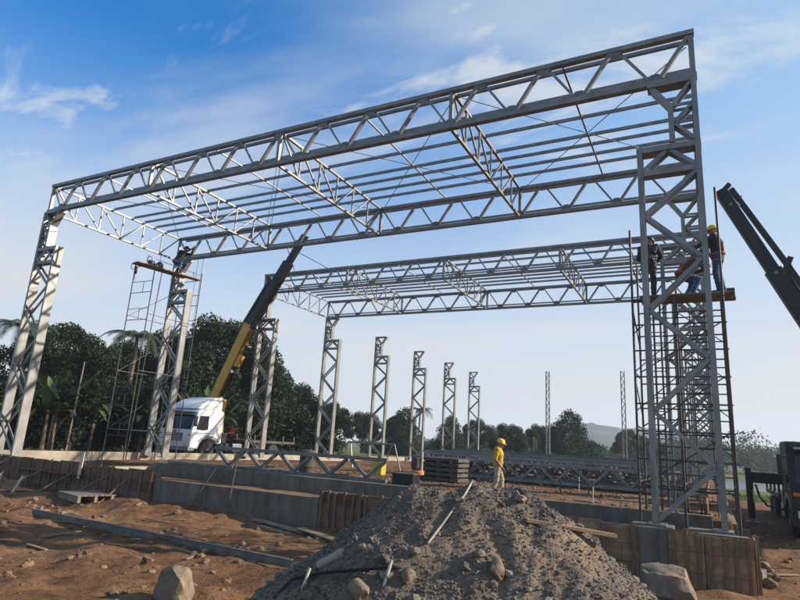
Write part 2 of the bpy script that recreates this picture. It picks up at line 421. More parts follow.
o = MB().bar((-.9, 0, 0), (.9, 0, .1), .04, .14).build('loose_plank', M['plank'], bevel=.004, loc=(3.2, -2.6, gz(3.2, -2.6) + .06)); o.rotation_euler = (0, 0, R(-22)); tag(o, 'loose pale plank on the soil at the far left edge', 'plank')

# pedestals under the front columns
def pedestal(x, y, label):
    o = MB().box((-.45, -.32, -1.0), (.45, .32, -.035)).build('pedestal', M['conc'], bevel=.015, loc=(x, y, 0)); tag(o, label, 'pedestal', 'concrete pedestals carrying the front columns')
pedestal(.35, .05, 'concrete pedestal under the leftmost lattice column')
pedestal(W - .35, .05, 'concrete pedestal under the outer leg of the big right tower column')
pedestal(W - 1.55, .05, 'concrete pedestal under the inner leg of the big right tower column')

# pallet, long steel beam, boards
r = empty('wooden_pallet', (9.0, -1.75, gz(9.0, -1.75) + .02), R(-14))
for i in range(7):
    MB().box((-.85, -.62 + i * .18, .20), (.85, -.62 + i * .18 + .15, .23)).build('deck_board', M['plank_grey'], r, bevel=.004, seg=1)
for i in range(3):
    MB().box((-.85, -.60 + i * .53, .0), (.85, -.60 + i * .53 + .1, .196)).build('bearer', M['plank_grey'], r, bevel=.004, seg=1)
tag(r, 'old wooden pallet lying on the soil before the left formwork', 'pallet')
p0, p1 = V((10.95, -4.75, gz(10.95, -4.75) + .09)), V((20.2, -4.95, gz(20.2, -4.95) + .12))
r = empty('steel_beam', (p0 + p1) / 2); d = (p1 - p0) / 2
MB().bar(-d, d, .15, .012, (0, 1, 0)).build('web', M['steel_old'], r)
for s in (-1, 1):
    MB().bar(-d + V((0, 0, .076 * s)), d + V((0, 0, .076 * s)), .012, .08, (0, 1, 0)).build('flange', M['steel_old'], r)
tag(r, 'long grey steel channel lying across the bare soil at lower left', 'steel beam')
for i, (x, y, a, L) in enumerate([(17.1, -1.25, -12, 1.3), (17.3, -1.45, -8, 1.1), (18.6, -1.75, -20, .9)]):
    z = gz(x, y); o = MB().box((-L, -.12, 0), (L, .12, .035)).build('loose_board', M['plank'], bevel=.004, seg=1, loc=(x, y, z + .05 + .06 * (i == 0))); o.rotation_euler = (R(3), R(2), R(a))
    tag(o, ['upper loose board lying below the reddish middle formwork', 'lower loose board lying below the reddish middle formwork', 'loose board at the left foot of the gravel heap'][i], 'board', 'loose boards below the middle formwork')

# ------------------------------------------------------------------ gravel heap and stones
def pile_h(x, y):
    p = V((x, y)); ab = PB - PA; t_ = max(0, min(1, (p - PA).dot(ab) / ab.dot(ab)))
    d = (p - (PA + ab * t_)); r_ = d.length
    rad = 2.75
    h = 2.24 * max(0, 1 - r_ / rad)
    top = 2.16; h = h if h < top - .25 else top - .25 + .25 * (1 - math.exp(-(h - top + .25) / .25))
    # low shoulder to the left rear and right front
    for cx, cy, rr, hh in ((22.95, -7.4, 1.9, .95), (26.2, -6.2, 1.7, .8), (23.3, -9.2, 1.5, .7), (26.9, -8.6, 1.8, .9)):
        q = max(0, 1 - math.hypot(x - cx, y - cy) / rr) * hh * 1.35
        h = math.log(math.exp(5 * h) + math.exp(5 * q)) / 5 - math.log(2) / 5 * math.exp(-5 * min(h, q) - 2 * abs(h - q)) if (h > .02 or q > .02) else 0
    h += .14 * math.exp(-((x - 25.05) ** 2 + (y + 7.65) ** 2) / .35)
    n = .04 * noise.fractal(V((x * .9, y * .9, 5)), 1, 2, 4) + .09 * noise.fractal(V((x * 2.4, y * 2.4, 1)), .9, 2, 5) + .035 * noise.fractal(V((x * 8, y * 8, 1)), .8, 2, 3)
    return h + n * min(1, h * 2.2) - .06
def make_pile():
    vs = []; fs = []; st = .055; x0, x1, y0, y1 = 19.8, 30.0, -12.4, -2.6
    nx = int((x1 - x0) / st); ny = int((y1 - y0) / st)
    hs = {}
    for j in range(ny + 1):
        for i in range(nx + 1):
            x = x0 + i * st; y = y0 + j * st; h = pile_h(x, y)
            vs.append((x - 24.8, y + 7.7, -1.2 + h)); hs[(i, j)] = h
    for j in range(ny):
        for i in range(nx):
            if max(hs[(i, j)], hs[(i + 1, j)], hs[(i, j + 1)], hs[(i + 1, j + 1)]) > -.06:
                a = j * (nx + 1) + i; fs.append((a, a + 1, a + nx + 2, a + nx + 1))
    me = bpy.data.meshes.new('gravel_heap'); me.from_pydata(vs, [], fs); me.update()
    bm = bmesh.new(); bm.from_mesh(me); bmesh.ops.delete(bm, geom=[v for v in bm.verts if not v.link_faces], context='VERTS'); bm.to_mesh(me); bm.free()
    for p in me.polygons: p.use_smooth = True
    me.materials.append(M['heap'])
    o = bpy.data.objects.new('gravel_heap', me); o.location = (24.8, -7.7, 0); COL.objects.link(o)
    tag(o, 'big grey-brown heap of gravel and dirt in the foreground', 'gravel heap')
M['heap'] = mat('heap_dirt', (.175, .125, .085), rough=.97, col2=(.07, .056, .044), scale=1.1, bump=1.0, bscale=16, thr=(.36, .62), detail=10)
rust(M['heap'], .5, .54, (.17, .11, .065), .9)
make_pile()

def rock_mesh(seed, sx, sy, sz, sub=3, cuts=10, rough=.20):
    rnd = random.Random(seed); bm = bmesh.new(); bmesh.ops.create_icosphere(bm, subdivisions=sub, radius=1)
    pl = []
    for _ in range(cuts):
        n = V((rnd.gauss(0, 1), rnd.gauss(0, 1), rnd.gauss(0, 1))).normalized(); pl.append((n, rnd.uniform(.55, .85)))
    for v in bm.verts:
        for n, d in pl:
            k = v.co.dot(n)
            if k > d: v.co -= n * (k - d) * .82
        v.co *= 1 + rough * noise.fractal(v.co * 1.8 + V((seed, 0, 0)), .9, 2, 4)
        v.co = V((v.co.x * sx, v.co.y * sy, v.co.z * sz))
    return bm
def rock(name, loc, s, seed, label, m='rock', group='loose stones in the foreground', rz=0):
    bm = rock_mesh(seed, *s); me = bpy.data.meshes.new(name); bm.to_mesh(me); bm.free()
    for p in me.polygons: p.use_smooth = True
    me.set_sharp_from_angle(angle=R(24))
    me.materials.append(M[m]); o = bpy.data.objects.new(name, me); o.location = loc; o.rotation_euler = (0, 0, R(rz)); COL.objects.link(o)
    tag(o, label, 'rock', group)
rock('boulder', (20.0, -7.8, gz(20.0, -7.8) + .14), (.38, .36, .42), 3, 'tall pale boulder on the bare soil at lower left of the heap')
rock('boulder', (27.05, -2.1, -.92), (.62, .50, .48), 5, 'broad pale boulder below the right formwork, at the heap foot', rz=25)
rock('stone', (21.35, -7.5, gz(21.3, -7.5) + .06), (.17, .15, .17), 8, 'fist-like pale stone beside the left foot of the heap')
rock('stone', (21.1, -7.1, gz(21.1, -7.1) + .03), (.15, .13, .12), 9, 'small brown stone just behind the pale one left of the heap')
def on_pile(x, y): return -1.2 + pile_h(x, y)
rock('stone', (24.82, -9.03, on_pile(24.82, -9.03) + .03), (.11, .10, .10), 11, 'light stone low on the front of the heap, near centre')
rock('stone', (25.7, -8.51, on_pile(25.7, -8.51) + .04), (.10, .13, .14), 12, 'tall light stone on the front of the heap right of centre')
rock('stone', (25.7, -7.62, on_pile(25.7, -7.62) + .02), (.10, .09, .06), 13, 'flat white stone near the heap crest on the right')
rock('stone', (24.38, -9.37, on_pile(24.38, -9.37) + .03), (.15, .12, .13), 14, 'reddish stone low on the front left of the heap')
rock('stone', (28.95, .6, gz(28.95, .6) + .05), (.16, .2, .13), 15, 'lumpy stone beside the right corner formwork on the track', rz=30)
rock('stone', (28.95, 2.6, gz(28.95, 2.6) + .05), (.16, .15, .12), 16, 'round stone farther along the right grade beam')

def scatter(name, n, place, smin, smax, m, seed, label, pw=3.2):
    rnd = random.Random(seed); protos = []
    for k in range(10):
        bm = rock_mesh(seed * 10 + k, 1, 1, .75, sub=0 if k < 5 else 1, cuts=4, rough=.35 if k < 5 else .1); protos.append(([v.co.copy() for v in bm.verts], [[v.index for v in f.verts] for f in bm.faces])); bm.free()
    vs = []; fs = []
    for _ in range(n):
        p = place(rnd)
        if p is None: continue
        s = smin + (smax - smin) * rnd.random() ** pw
        pv, pf = protos[rnd.randrange(5) + (5 if s > .03 else 0)]; k = len(vs); rot = Matrix.Rotation(rnd.uniform(0, 6.28), 3, 'Z') @ Matrix.Rotation(rnd.uniform(-.6, .6), 3, 'X')
        vs += [tuple(rot @ v * s + V(p)) for v in pv]; fs += [tuple(k + i for i in f) for f in pf]
    me = bpy.data.meshes.new(name); me.from_pydata(vs, [], fs); me.materials.append(M[m])
    o = bpy.data.objects.new(name, me); COL.objects.link(o); tag(o, label, 'gravel', kind='stuff')
def pl_pile(r_):
    x = r_.uniform(20.5, 29.3); y = r_.uniform(-11.2, -4.2); h = pile_h(x, y)
    if h < .03: return None
    return (x, y, -1.2 + h + .004)
scatter('heap_gravel', 90000, pl_pile, .005, .024, 'gstone', 21, 'loose fine grey gravel covering the foreground heap', 3.0)
def pl_coarse(r_):
    x = r_.uniform(20.5, 29.3); y = r_.uniform(-11.2, -4.2); h = pile_h(x, y)
    if h < .03: return None
    c = noise.fractal(V((x * .8, y * .8, 9)), 1, 2, 3) + .55 * (1 - min(1, h / 1.6)) + r_.uniform(-.35, .35)
    if c < .22: return None
    return (x, y, -1.2 + h + .004)
scatter('coarse_gravel', 7000, pl_coarse, .02, .105, 'gstone', 24, 'coarser stones gathered in patches and at the foot of the heap', 5.0)
def pl_front(r_):
    x = r_.uniform(7, 24) if r_.random() < .8 else r_.uniform(28.7, 31); y = r_.uniform(-10, -.9) if x < 28 else r_.uniform(-6, 10)
    c = fb(x, y, .45) + r_.uniform(-.5, .5)
    if c < .05: return None
    return (x, y, gz(x, y) + .004)
scatter('soil_rubble', 3600, pl_front, .010, .13, 'stone', 22, 'scattered clods and small stones on the bare soil', 5.0)
def pl_in(r_):
    x = r_.uniform(10, 28); y = r_.uniform(1.8, 12); return (x, y, gz(x, y) + .004)
scatter('fill_rubble', 1800, pl_in, .02, .09, 'stone', 23, 'scattered clods on the orange soil fill inside the building')

rnd_o = random.Random(77)
for i in range(22):
    x = rnd_o.uniform(8, 20.5); y = rnd_o.uniform(-7.5, -1.6)
    if i > 17: x = rnd_o.uniform(28.9, 29.8); y = rnd_o.uniform(-.5, 5)
    L = rnd_o.uniform(.12, .5)
    o = MB().box((-L, -rnd_o.uniform(.02, .05), 0), (L, rnd_o.uniform(.02, .05), .028)).build('timber_offcut', M['plank'] if i % 3 else M['plank_grey'], bevel=.003, seg=1, loc=(x, y, gz(x, y) + .012)); o.rotation_euler = (rnd_o.uniform(-.12, .12), rnd_o.uniform(-.12, .12), rnd_o.uniform(0, 3.1))
    tag(o, 'small timber offcut lying on the bare soil outside the walls', 'offcut', 'small timber offcuts on the bare soil')
# things on the heap
o = MB().bar((-.6, 0, .0), (.6, 0, -.06), .045, .11).build('timber_plank', M['plank'], bevel=.004, loc=(26.32, -7.48, .56)); o.rotation_euler = (0, R(4), R(36)); tag(o, 'narrow pale plank stuck in the right flank of the heap', 'plank')
rp = [(25.02, -7.55), (25.07, -7.95), (24.99, -8.18), (24.93, -8.4), (24.89, -8.66)]
o = MB().path([(x - 24.5, y + 8.7, on_pile(x, y) + .03) for x, y in rp], .013, 6).build('rope', M['rope'], loc=(24.5, -8.7, 0)); tag(o, 'thin pale rope trailing down the front of the heap', 'rope')
o = MB().lathe([(.048, -.19), (.055, -.18), (.055, .18), (.048, .19)], ax=(.82, .1, .5), n=14).build('concrete_cylinder', M['conc_l'], smooth=True, loc=(23.73, -8.95, on_pile(23.73, -8.95) + .045)); tag(o, 'pale concrete test cylinder lying on the left flank of the heap', 'cylinder')
hp = [(23.3, -9.45, -.5), (23.42, -9.3, -.21), (23.63, -9.22, -.14), (23.87, -9.18, -.08), (24.21, -9.27, .0), (24.44, -9.22, .04), (24.66, -9.11, .08), (24.72, -9.05, .06)]
hp = [(x, y, max(z, on_pile(x, y) + .03)) for x, y, z in hp]
o = MB().path([(x - 23.5, y + 9.3, z) for x, y, z in hp], .02, 8).build('black_pipe', M['black'], smooth=True, loc=(23.5, -9.3, 0)); tag(o, 'thin black pipe lying across the heap front on two pale stakes', 'pipe')
for i, (x, y, z) in enumerate([(23.63, -9.24, -.10), (24.66, -9.13, .11)]):
    zb = on_pile(x - .02, y - .1) - .25
    o = MB().tube((0, 0, zb - z), (.0, 0, .04), .018, 7).build('pale_stake', M['pale_wood'], loc=(x, y - .02, z)); o.rotation_euler = (R(-14), R(10), 0)
    tag(o, ['pale round stake holding the left end of the black pipe', 'pale round stake holding the right end of the black pipe'][i], 'stake', 'pale stakes under the black pipe')

# ------------------------------------------------------------------ steel frame
def make_column(sx, name='lattice_column'):
    """local: outer leg at x=0, building inside towards +x*sx"""
    r = empty(name); X = lambda a: a * sx; D = .36
    def leg(x, z0, z1):
        mb = MB()                                        # channel: web + two flanges
        for s in (-1, 1): mb.bar((X(x), s * D / 2, z0), (X(x), s * D / 2, z1), .13, .035, (0, 1, 0))
        mb.bar((X(x) + .045 * sx, 0, z0), (X(x) + .045 * sx, 0, z1), .04, D - .037, (0, 1, 0))
        mb.build('leg', M['steel'], r)
    leg(.075, 0, HB); leg(CW - .075, 0, HS); leg(.66, HS + .06, HB - .72)
    def lace(a, za, b, zb, w=.10):
        mb = MB()
        for s in (-1, 1): mb.bar((X(a), s * (D / 2 - .045), za), (X(b), s * (D / 2 - .045), zb), w, .05)
        mb.build('lacing_bar', M['steel'], r)
    a, b = .13, CW - .13
    zs = [8.62, 7.55, 6.3, 5.05, 3.8, 2.55, 1.3, .08]
    for i in range(len(zs) - 1):
        p, q = (a, b) if i % 2 == 0 else (b, a)
        lace(p, zs[i], q, zs[i + 1])
    mb = MB(); mb.bar((X(0), 0, HS - .06), (X(CW), 0, HS - .06), .16, D + .03); mb.build('crane_bracket', M['steel'], r)
    mb = MB(); mb.bar((X(.13), 0, 8.72), (X(CW - .13), 0, 8.72), .15, D - .06); mb.build('crossbar', M['steel'], r)
    lace(.72, HS - .14, .15, 8.80); lace(.82, HS - .14, CW - .15, 8.80)
    for z0, z1, f in ((HS + .1, HS + .62, 0), (HS + .62, HB - .72, 1)):
        lace(.13 if not f else .6, z0, .6 if not f else .13, z1, .08)
    for z in (HS + .62, HB - .72): lace(.13, z, .6, z, .07)
    mb = MB(); mb.bar((X(.66), 0, HB - .72), (X(1.12), 0, HB - .03), .12, D - .06); mb.build('knee_brace', M['steel'], r)
    lace(.13, HB - .06, .62, HB - .70, .08)
    mb = MB(); mb.bar((X(0), 0, HB - .03), (X(1.2), 0, HB - .03), .10, D + .02); mb.build('cap_plate', M['steel'], r)
    mb = MB(); mb.box((min(X(-.1), X(.3)), -.26, -.03), (max(X(-.1), X(.3)), .26, .0)); mb.build('base_plate', M['steel'], r)
    mb = MB(); mb.box((min(X(CW - .3), X(CW + .1)), -.26, -.03), (max(X(CW - .3), X(CW + .1)), .26, .0)); mb.build('base_plate', M['steel'], r)
    return r
protoL = make_column(1); protoR = make_column(-1)
labL = ['bright lattice column at the far left, carrying the left end of the front truss',
        'lattice column inside the left scaffold, in front of the white truck',
        'lattice column right of the white truck, beside the yellow crane boom',
        'left-row lattice column carrying the left end of the rearmost truss',
        'free-standing stepped lattice column nearest behind the rearmost truss, over the yellow container',
        'free-standing stepped lattice column, second after the rearmost truss, by the palm',
        'free-standing stepped lattice column, last but one of the left row',
        'free-standing stepped lattice column, smallest and last of the left row']
labR = ['tall lattice tower column in the right foreground, workers on its scaffold',
        'right-row lattice column under the right end of the second truss, seen through the scaffold',
        'right-row lattice column under the right end of the third truss, behind the scaffold',
        'right-row lattice column under the rearmost truss, behind the scaffold',
        'right-row column first after the rearmost truss, nearly hidden by the tower',
        'right-row column second after the rearmost truss, nearly hidden by the tower',
        'right-row column last but one, nearly hidden by the tower',
        'right-row column last of the row, nearly hidden by the tower']
for i, y in enumerate(ROWS):
    a = protoL if i == 0 else copy_tree(protoL); a.location = (0, y, 0); tag(a, labL[i], 'steel column', 'lattice columns of the left row')
    b_ = protoR if i == 0 else copy_tree(protoR); b_.location = (W, y, 0); tag(b_, labR[i], 'steel column', 'lattice columns of the right row')

def make_gable():
    r = empty('gable_column')
    for x in (-.2, .2): MB().box((x - .05, -.12, 0), (x + .05, .12, HB)).build('leg', M['steel'], r)
    mb = MB(); n = 26
    for i in range(n):
        s = .15 if i % 2 else -.15
        mb.bar((s, 0, HB * i / n), (-s, 0, HB * (i + 1) / n), .06, .12)
    mb.build('lacing', M['steel'], r)
    MB().box((-.3, -.2, -.03), (.3, .2, 0)).build('base_plate', M['steel'], r)
    return r
g = make_gable(); g.location = (10.45, 57.97, .08); tag(g, 'slim narrow lattice post standing alone before the dark conifer', 'steel column', 'slim end-wall posts')
g2 = copy_tree(g); g2.location = (19.3, 57.97, .08); tag(g2, 'slim narrow lattice post standing alone just left of the scaffold tower', 'steel column', 'slim end-wall posts')

NP = 14
def make_truss(name='roof_truss'):
    r = empty(name); h = H - HB
    MB().bar((-.02, 0, h - .09), (W + .02, 0, h - .09), .138, .19).build('top_chord', M['steel'], r)
    MB().bar((-.02, 0, .09), (W + .02, 0, .09), .138, .20).build('bottom_chord', M['steel'], r)
    MB().bar((.1, .40, h - .06), (W - .1, .40, h - .06), .11, .09).build('rear_chord', M['steel'], r)
    MB().bar((.1, .17, .34), (W - .1, .17, .34), .08, .06).build('rail', M['steel'], r)
    p = W / NP
    for i in range(NP):
        x0, xm, x1 = i * p + .12, (i + .5) * p, (i + 1) * p - .12
        MB().bar((x0, 0, h - .18), (xm - .1, 0, .18), .07, .06).build('diagonal', M['steel'], r)
        MB().bar((xm + .1, 0, .18), (x1, 0, h - .15), .105, .11).build('diagonal', M['steel'], r)
    for i in range(NP):
        MB().prism([((i + .5) * p - .24, .15), ((i + .5) * p + .24, .15), ((i + .5) * p + .10, .36), ((i + .5) * p - .10, .36)], -.072, -.06, 1).build('gusset_plate', M['steel_old'], r)
        if i: MB().prism([(i * p - .24, h - .15), (i * p + .24, h - .15), (i * p + .10, h - .36), (i * p - .10, h - .36)], -.072, -.06, 1).build('gusset_plate', M['steel_old'], r)
    for x, w in ((.07, .14), (W / 4, .12), (W / 2, .12), (3 * W / 4, .12), (W - .07, .14)):
        MB().bar((x, 0, .18), (x, 0, h - .18), w, .12).build('post', M['steel'], r)
    return r
tr0 = make_truss(); labT = ['front roof truss, largest and highest, spanning from left column to tower',
    'second roof truss behind the front one, worker at its left end',
    'third roof truss with the crane boom crossing its left end', 'rearmost and lowest-looking roof truss of the frame']
trs = []
for i in range(4):
    a = tr0 if i == 0 else copy_tree(tr0); a.location = (0, ROWS[i], HB + .02); tag(a, labT[i], 'roof truss', 'long roof trusses spanning the frame')

def make_sub(L):
    r = empty('cross_truss'); h = H - HB; n = 6
    MB().bar((0, .12, h - .10), (0, L - .12, h - .10), .09, .10, (1, 0, 0)).build('top_chord', M['steel'], r)
    MB().bar((0, .14, .07), (0, L - .14, .07), .09, .10, (1, 0, 0)).build('bottom_chord', M['steel'], r)
    for i in range(n):
        a, b = L * i / n, L * (i + 1) / n
        if i == 0: a += .14
        if i == n - 1: b -= .14
        q = ((0, a, h - .15), (0, b, .12)) if i < n / 2 else ((0, a, .12), (0, b, h - .15))
        MB().bar(q[0], q[1], .06, .06, (1, 0, 0)).build('diagonal', M['steel'], r)
        if i: MB().bar((0, L * i / n, .12), (0, L * i / n, h - .15), .06, .06, (1, 0, 0)).build('post', M['steel'], r)
    return r
subs = {0: make_sub(Y1), 2: make_sub(Y3 - Y2)}
pos = ['at the far left end', 'at the first quarter from the left', 'at midspan', 'at the last quarter before the tower', 'over the right column row']
for bay, nm in ((0, 'between the front and second trusses'), (2, 'between the third and rearmost trusses')):
    for k in range(5):
        a = subs[bay] if k == 0 else copy_tree(subs[bay])
        a.location = (min(max(W * k / 4, .07), W - .07), ROWS[bay], HB + .02)
        tag(a, f'short cross truss {pos[k]}, {nm}', 'cross truss', 'short cross trusses tying the roof trusses')
FR = [.24, .42, .58, .67, .77, .87]
ordn = ['first', 'second', 'third', 'fourth', 'fifth', 'sixth', 'seventh']
purl = MB().bar((-W / 2 + .05, 0, 0), (W / 2 - .05, 0, 0), .12, .06).build('roof_purlin', M['steel'])
first = True
for bay, nm in ((0, 'front'), (2, 'third')):
    y0, y1 = ROWS[bay], ROWS[bay + 1]
    for k, f in enumerate(FR if bay == 0 else [.12] + FR):
        a = purl if first else purl.copy()
        if not first: COL.objects.link(a)
        first = False
        a.location = (W / 2, y0 + (y1 - y0) * f, H + .06)
        tag(a, f'long thin roof purlin, {ordn[k]} behind the {nm} truss', 'purlin', 'long purlins between the roof trusses')
tie = MB().bar((0, .25, 0), (0, Y1 - .2, 0), .05, .06, (1, 0, 0)).build('tie_beam', M['steel'])
tp = ['near the left end', 'left of midspan', 'right of midspan', 'near the tower']
for bay, nm in ((0, 'front'), (2, 'rearmost')):
    for k in range(4):
        a = tie if (bay, k) == (0, 0) else tie.copy()
        if (bay, k) != (0, 0): COL.objects.link(a)
        a.location = (W * (k + .5) / 4, ROWS[bay], H - .045)
        tag(a, f'light tie beam crossing under the purlins of the {nm} roof bay {tp[k]}', 'tie beam', 'light tie beams across the roof bays')
for k in range(4):
    for s in (0, 1):
        x0, x1 = W * k / 4 + .2, W * (k + 1) / 4 - .2
        a, b_ = ((x0, .45, H - .12), (x1, Y1 - .2, H - .15)) if s == 0 else ((x1, .45, H - .16), (x0, Y1 - .2, H - .19))
        o = MB().tube(V(a) - V((x0, 0, H)), V(b_) - V((x0, 0, H)), .016, 6).build('bracing_rod', M['steel_old'], loc=(x0, 0, H))
        tag(o, f'thin bracing rod slanting {"back to the right" if s == 0 else "back to the left"} in the front roof bay, {["leftmost", "second", "third", "rightmost"][k]} quarter', 'bracing rod', 'thin bracing rods of the front roof bay')

# hanging wires
for i, (x, y) in enumerate([(1.95, Y1 - .1), (2.35, Y1 - .1)]):
    o = MB().tube((0, 0, 0), (-.35, .1, -10.9), .012, 5).build('hanging_wire', M['cable'], loc=(x, y, HB + .02)); tag(o, f'thin wire hanging from the second truss beside the scaffold, {"left" if i == 0 else "right"} of the pair', 'wire', 'thin wires hanging from the second truss')
o = MB().tube((0, 0, 0), (-.25, .1, -2.9), .012, 5).build('hanging_wire', M['cable'], loc=(14.1, .0, HB + .02)); tag(o, 'thin wire hanging from the front truss at midspan', 'wire')

# ------------------------------------------------------------------ steel trusses lying on the site
def lying(name, L, h, p, wide, label, cat, loc, rz, m1, grp, nd=None):
    r = empty(name, loc, rz)
    MB().bar((0, 0, h - .06), (L, 0, h - .06), .12, wide).build('top_chord', m1, r)
    MB().bar((0, 0, .06), (L, 0, .06), .12, wide).build('bottom_chord', m1, r)
    n = max(2, round(L / p)); q = L / n
    for i in range(n):
        MB().bar((i * q + .08, 0, h - .12), ((i + .5) * q, 0, .12), .1, wide * .8).build('diagonal', m1, r)
        MB().bar(((i + .5) * q, 0, .12), ((i + 1) * q - .08, 0, h - .12), .1, wide * .8).build('diagonal', m1, r)
    return tag(r, label, cat, grp)
GL = 'finished trusses lying on the site'
lying('lying_truss', 7.4, .80, 1.35, .16, 'dark steel truss standing on the grade beam in front of the white truck', 'truss', (10.9, 2.05, .13), R(3), M['steel_old'], GL)
o = MB().box((-1.6, -.08, -.05), (1.6, .08, .05)).build('loose_channel', M['steel_old'], bevel=.01, loc=(10.8, 1.45, .23)); o.rotation_euler = (0, 0, R(2)); tag(o, 'short dark channel lying on the grade beam below the truss', 'steel beam')
stk = [(15.6, 10.6, .10, 11.6, .95, 'frontmost truss of the long stack lying across the site behind the man in yellow'),
       (15.9, 11.05, .12, 11.4, 1.0, 'second truss of the long stack across the site, counted from the front'),
       (15.4, 11.5, .10, 11.9, 1.02, 'middle truss of the long stack lying across the site'),
       (16.0, 11.95, .14, 11.2, 1.0, 'fourth truss of the long stack across the site, counted from the front'),
       (15.7, 12.4, .10, 11.6, 1.05, 'rearmost truss of the long stack lying across the site'),
       (16.4, 12.85, .32, 11.0, .95, 'highest-lying truss at the back of the long stack across the site'),
       (15.5, 10.15, .06, 11.8, .82, 'low truss leaning before the long stack across the site')]
for i, (x, y, z, L, h, lb) in enumerate(stk):
    lying('lying_truss', L, h, [1.6, 1.3, 1.75, 1.2, 1.5, 1.1, 1.4][i], .2, lb, 'truss', (x, y, z + .10), R([.6, -.5, .3, .8, 0, -.4, .2][i]), M['steel'] if i % 2 == 0 else M['steel_old'], GL)
for i in range(12):
    x = 15.7 + i * .83; y = 10.45 + random.uniform(-.25, .1)
    o = MB().tube((0, 0, 0), (random.uniform(1.2, 2.8), random.uniform(-.1, .3), random.uniform(-.2, .28)), .035, 8).build('loose_tube', M['steel'], loc=(x, y - .12, random.uniform(.45, .95)))
    tag(o, 'short loose galvanized bar leaning on the front of the stacked trusses', 'steel bar', 'loose bars leaning on the truss stack')
for i, x in enumerate((16.8, 20.2, 23.6, 27.0)):
    o = MB().box((-.12, -1.15, -.02), (.12, 1.15, .115)).build('sleeper', M['plank_grey'], bevel=.01, loc=(x, 11.45, gz(x, 11.45) - .0)); tag(o, 'timber sleeper under the long truss stack', 'sleeper', 'timber sleepers under the truss stack')
r = empty('steel_drum', (14.3, 3.4, gz(14.3, 3.4)))
MB().lathe([(.28, 0), (.30, .02), (.29, .28), (.305, .3), (.29, .32), (.29, .58), (.305, .6), (.29, .62), (.30, .87), (.28, .89)], n=20).build('drum_body', M['dusty'], r, smooth=True)
MB().tube((.1, 0, .89), (.1, 0, .92), .04, 10).build('bung', M['grey'], r)
tag(r, 'dark steel drum standing behind the zigzag truss on the ground', 'drum')
for i, (x, y, L, a) in enumerate([(12.2, 2.7, .9, 20), (13.4, 2.35, .7, -15), (16.2, 2.3, .8, 10), (15.6, 3.4, 1.0, -30), (11.4, 3.2, .7, 40), (17.2, 2.9, .6, 5)]):
    o = MB().bar((-L, 0, 0), (L, 0, .12), .06, .12).build('scrap_timber', M['dusty'] if i % 2 else M['plank_grey'], bevel=.004, seg=1, loc=(x, y, gz(x, y) + .05)); o.rotation_euler = (0, 0, R(a)); tag(o, 'scrap timber lying round the zigzag truss on the ground', 'timber', 'scrap timbers round the zigzag truss')
for i, (x, z1, lean) in enumerate([(14.7, .55, -.9), (13.1, .28, .7)]):
    z0 = gz(x, -1.1); o = MB().tube((0, 0, 0), (lean * .45, .62, z1 - z0), .022, 6).build('leaning_rod', M['scaf'], loc=(x, -1.05, z0)); tag(o, ['dark rod leaning left against the bare concrete front wall', 'dark rod leaning right against the bare concrete front wall'][i], 'rod', 'dark rods leaning on the bare concrete wall')
# low rebar chairs
for i, (x, y, lb) in enumerate([(23.8, 5.6, 'small low steel trestle on the orange soil right of the man'), (20.6, 6.3, 'small flat steel frame on the soil left of the man')]):
    r = empty('steel_trestle', (x, y, gz(x, y)), R(8))
    for sx in (-.45, .45):
        for sy in (-.2, .2): MB().bar((sx, sy, 0), (sx, sy, .42 - .2 * i), .03, .03).build('leg', M['scaf'], r)
    mb = MB()
    for sy in (-.2, .2): mb.bar((-.5, sy, .43 - .2 * i), (.5, sy, .43 - .2 * i), .03, .03)
    for sx in (-.45, 0, .45): mb.bar((sx, -.2, .43 - .2 * i), (sx, .2, .43 - .2 * i), .025, .025)
    mb.build('top_frame', M['scaf'], r); tag(r, lb, 'trestle')
for i, (x, y, L, a) in enumerate([(22.6, 4.2, 1.3, 5), (24.6, 3.6, .9, -12), (25.6, 5.2, 1.4, 3), (20.9, 4.9, 1.1, -6)]):
    o = MB().bar((-L / 2, 0, 0), (L / 2, 0, 0), .035, .14).build('site_board', M['plank_grey'], bevel=.004, seg=1, loc=(x, y, gz(x, y) + .03)); o.rotation_euler = (R(4), 0, R(a))
    tag(o, ['weathered board lying flat on the soil right behind the man', 'short weathered board on the soil near the grade beam, right of the man', 'long weathered board on the soil left of the scaffold foot', 'weathered board on the soil left of the man'][i], 'board', 'boards lying on the soil fill')
for i, (x, y, L) in enumerate([(24.9, 2.6, .5), (23.5, 8.0, .55)]):
    o = MB().tube((0, 0, -.1), (.02, 0, L), .02, 6).build('marker_stake', M['pale_wood'], loc=(x, y, gz(x, y))); tag(o, ['pale marker stake in the soil just behind the grade beam', 'pale marker stake in the soil before the truss stack'][i], 'stake')

# drum with post, yellow container, dark timber stack, pipe frame
r = empty('site_box', (19.1, 2.25, gz(19.1, 2.25)), R(6))
MB().box((-.36, -.3, 0), (.36, .3, .42)).build('box_body', M['black'], r, bevel=.02)
MB().box((-.38, -.32, .422), (.38, .32, .46)).build('lid', M['dusty'], r, bevel=.01)
tag(r, 'low black box on the soil left of the heap crest', 'box')
r = empty('floor_saw', (18.95, 3.3, gz(18.95, 3.3)))
MB().lathe([(.14, 0), (.14, .5), (.12, .56), (.17, .6), (.17, .95), (.10, 1.0)], n=16).build('motor', M['dusty'], r, smooth=True)
MB().tube((.22, 0, .5), (.22, 0, 1.15), .035, 8).build('handle', M['pale_wood'], r)
MB().lathe([(.2, .38), (.22, .4), (.22, .5), (.2, .52)], c=(.1, -.05, 0), n=16).build('base_pan', M['orange_w'], r, smooth=True)
tag(r, 'dark upright compactor with a pale handle behind the black box', 'machine')
r = empty('yellow_container', (15.2, 7.4, gz(15.2, 7.4)))
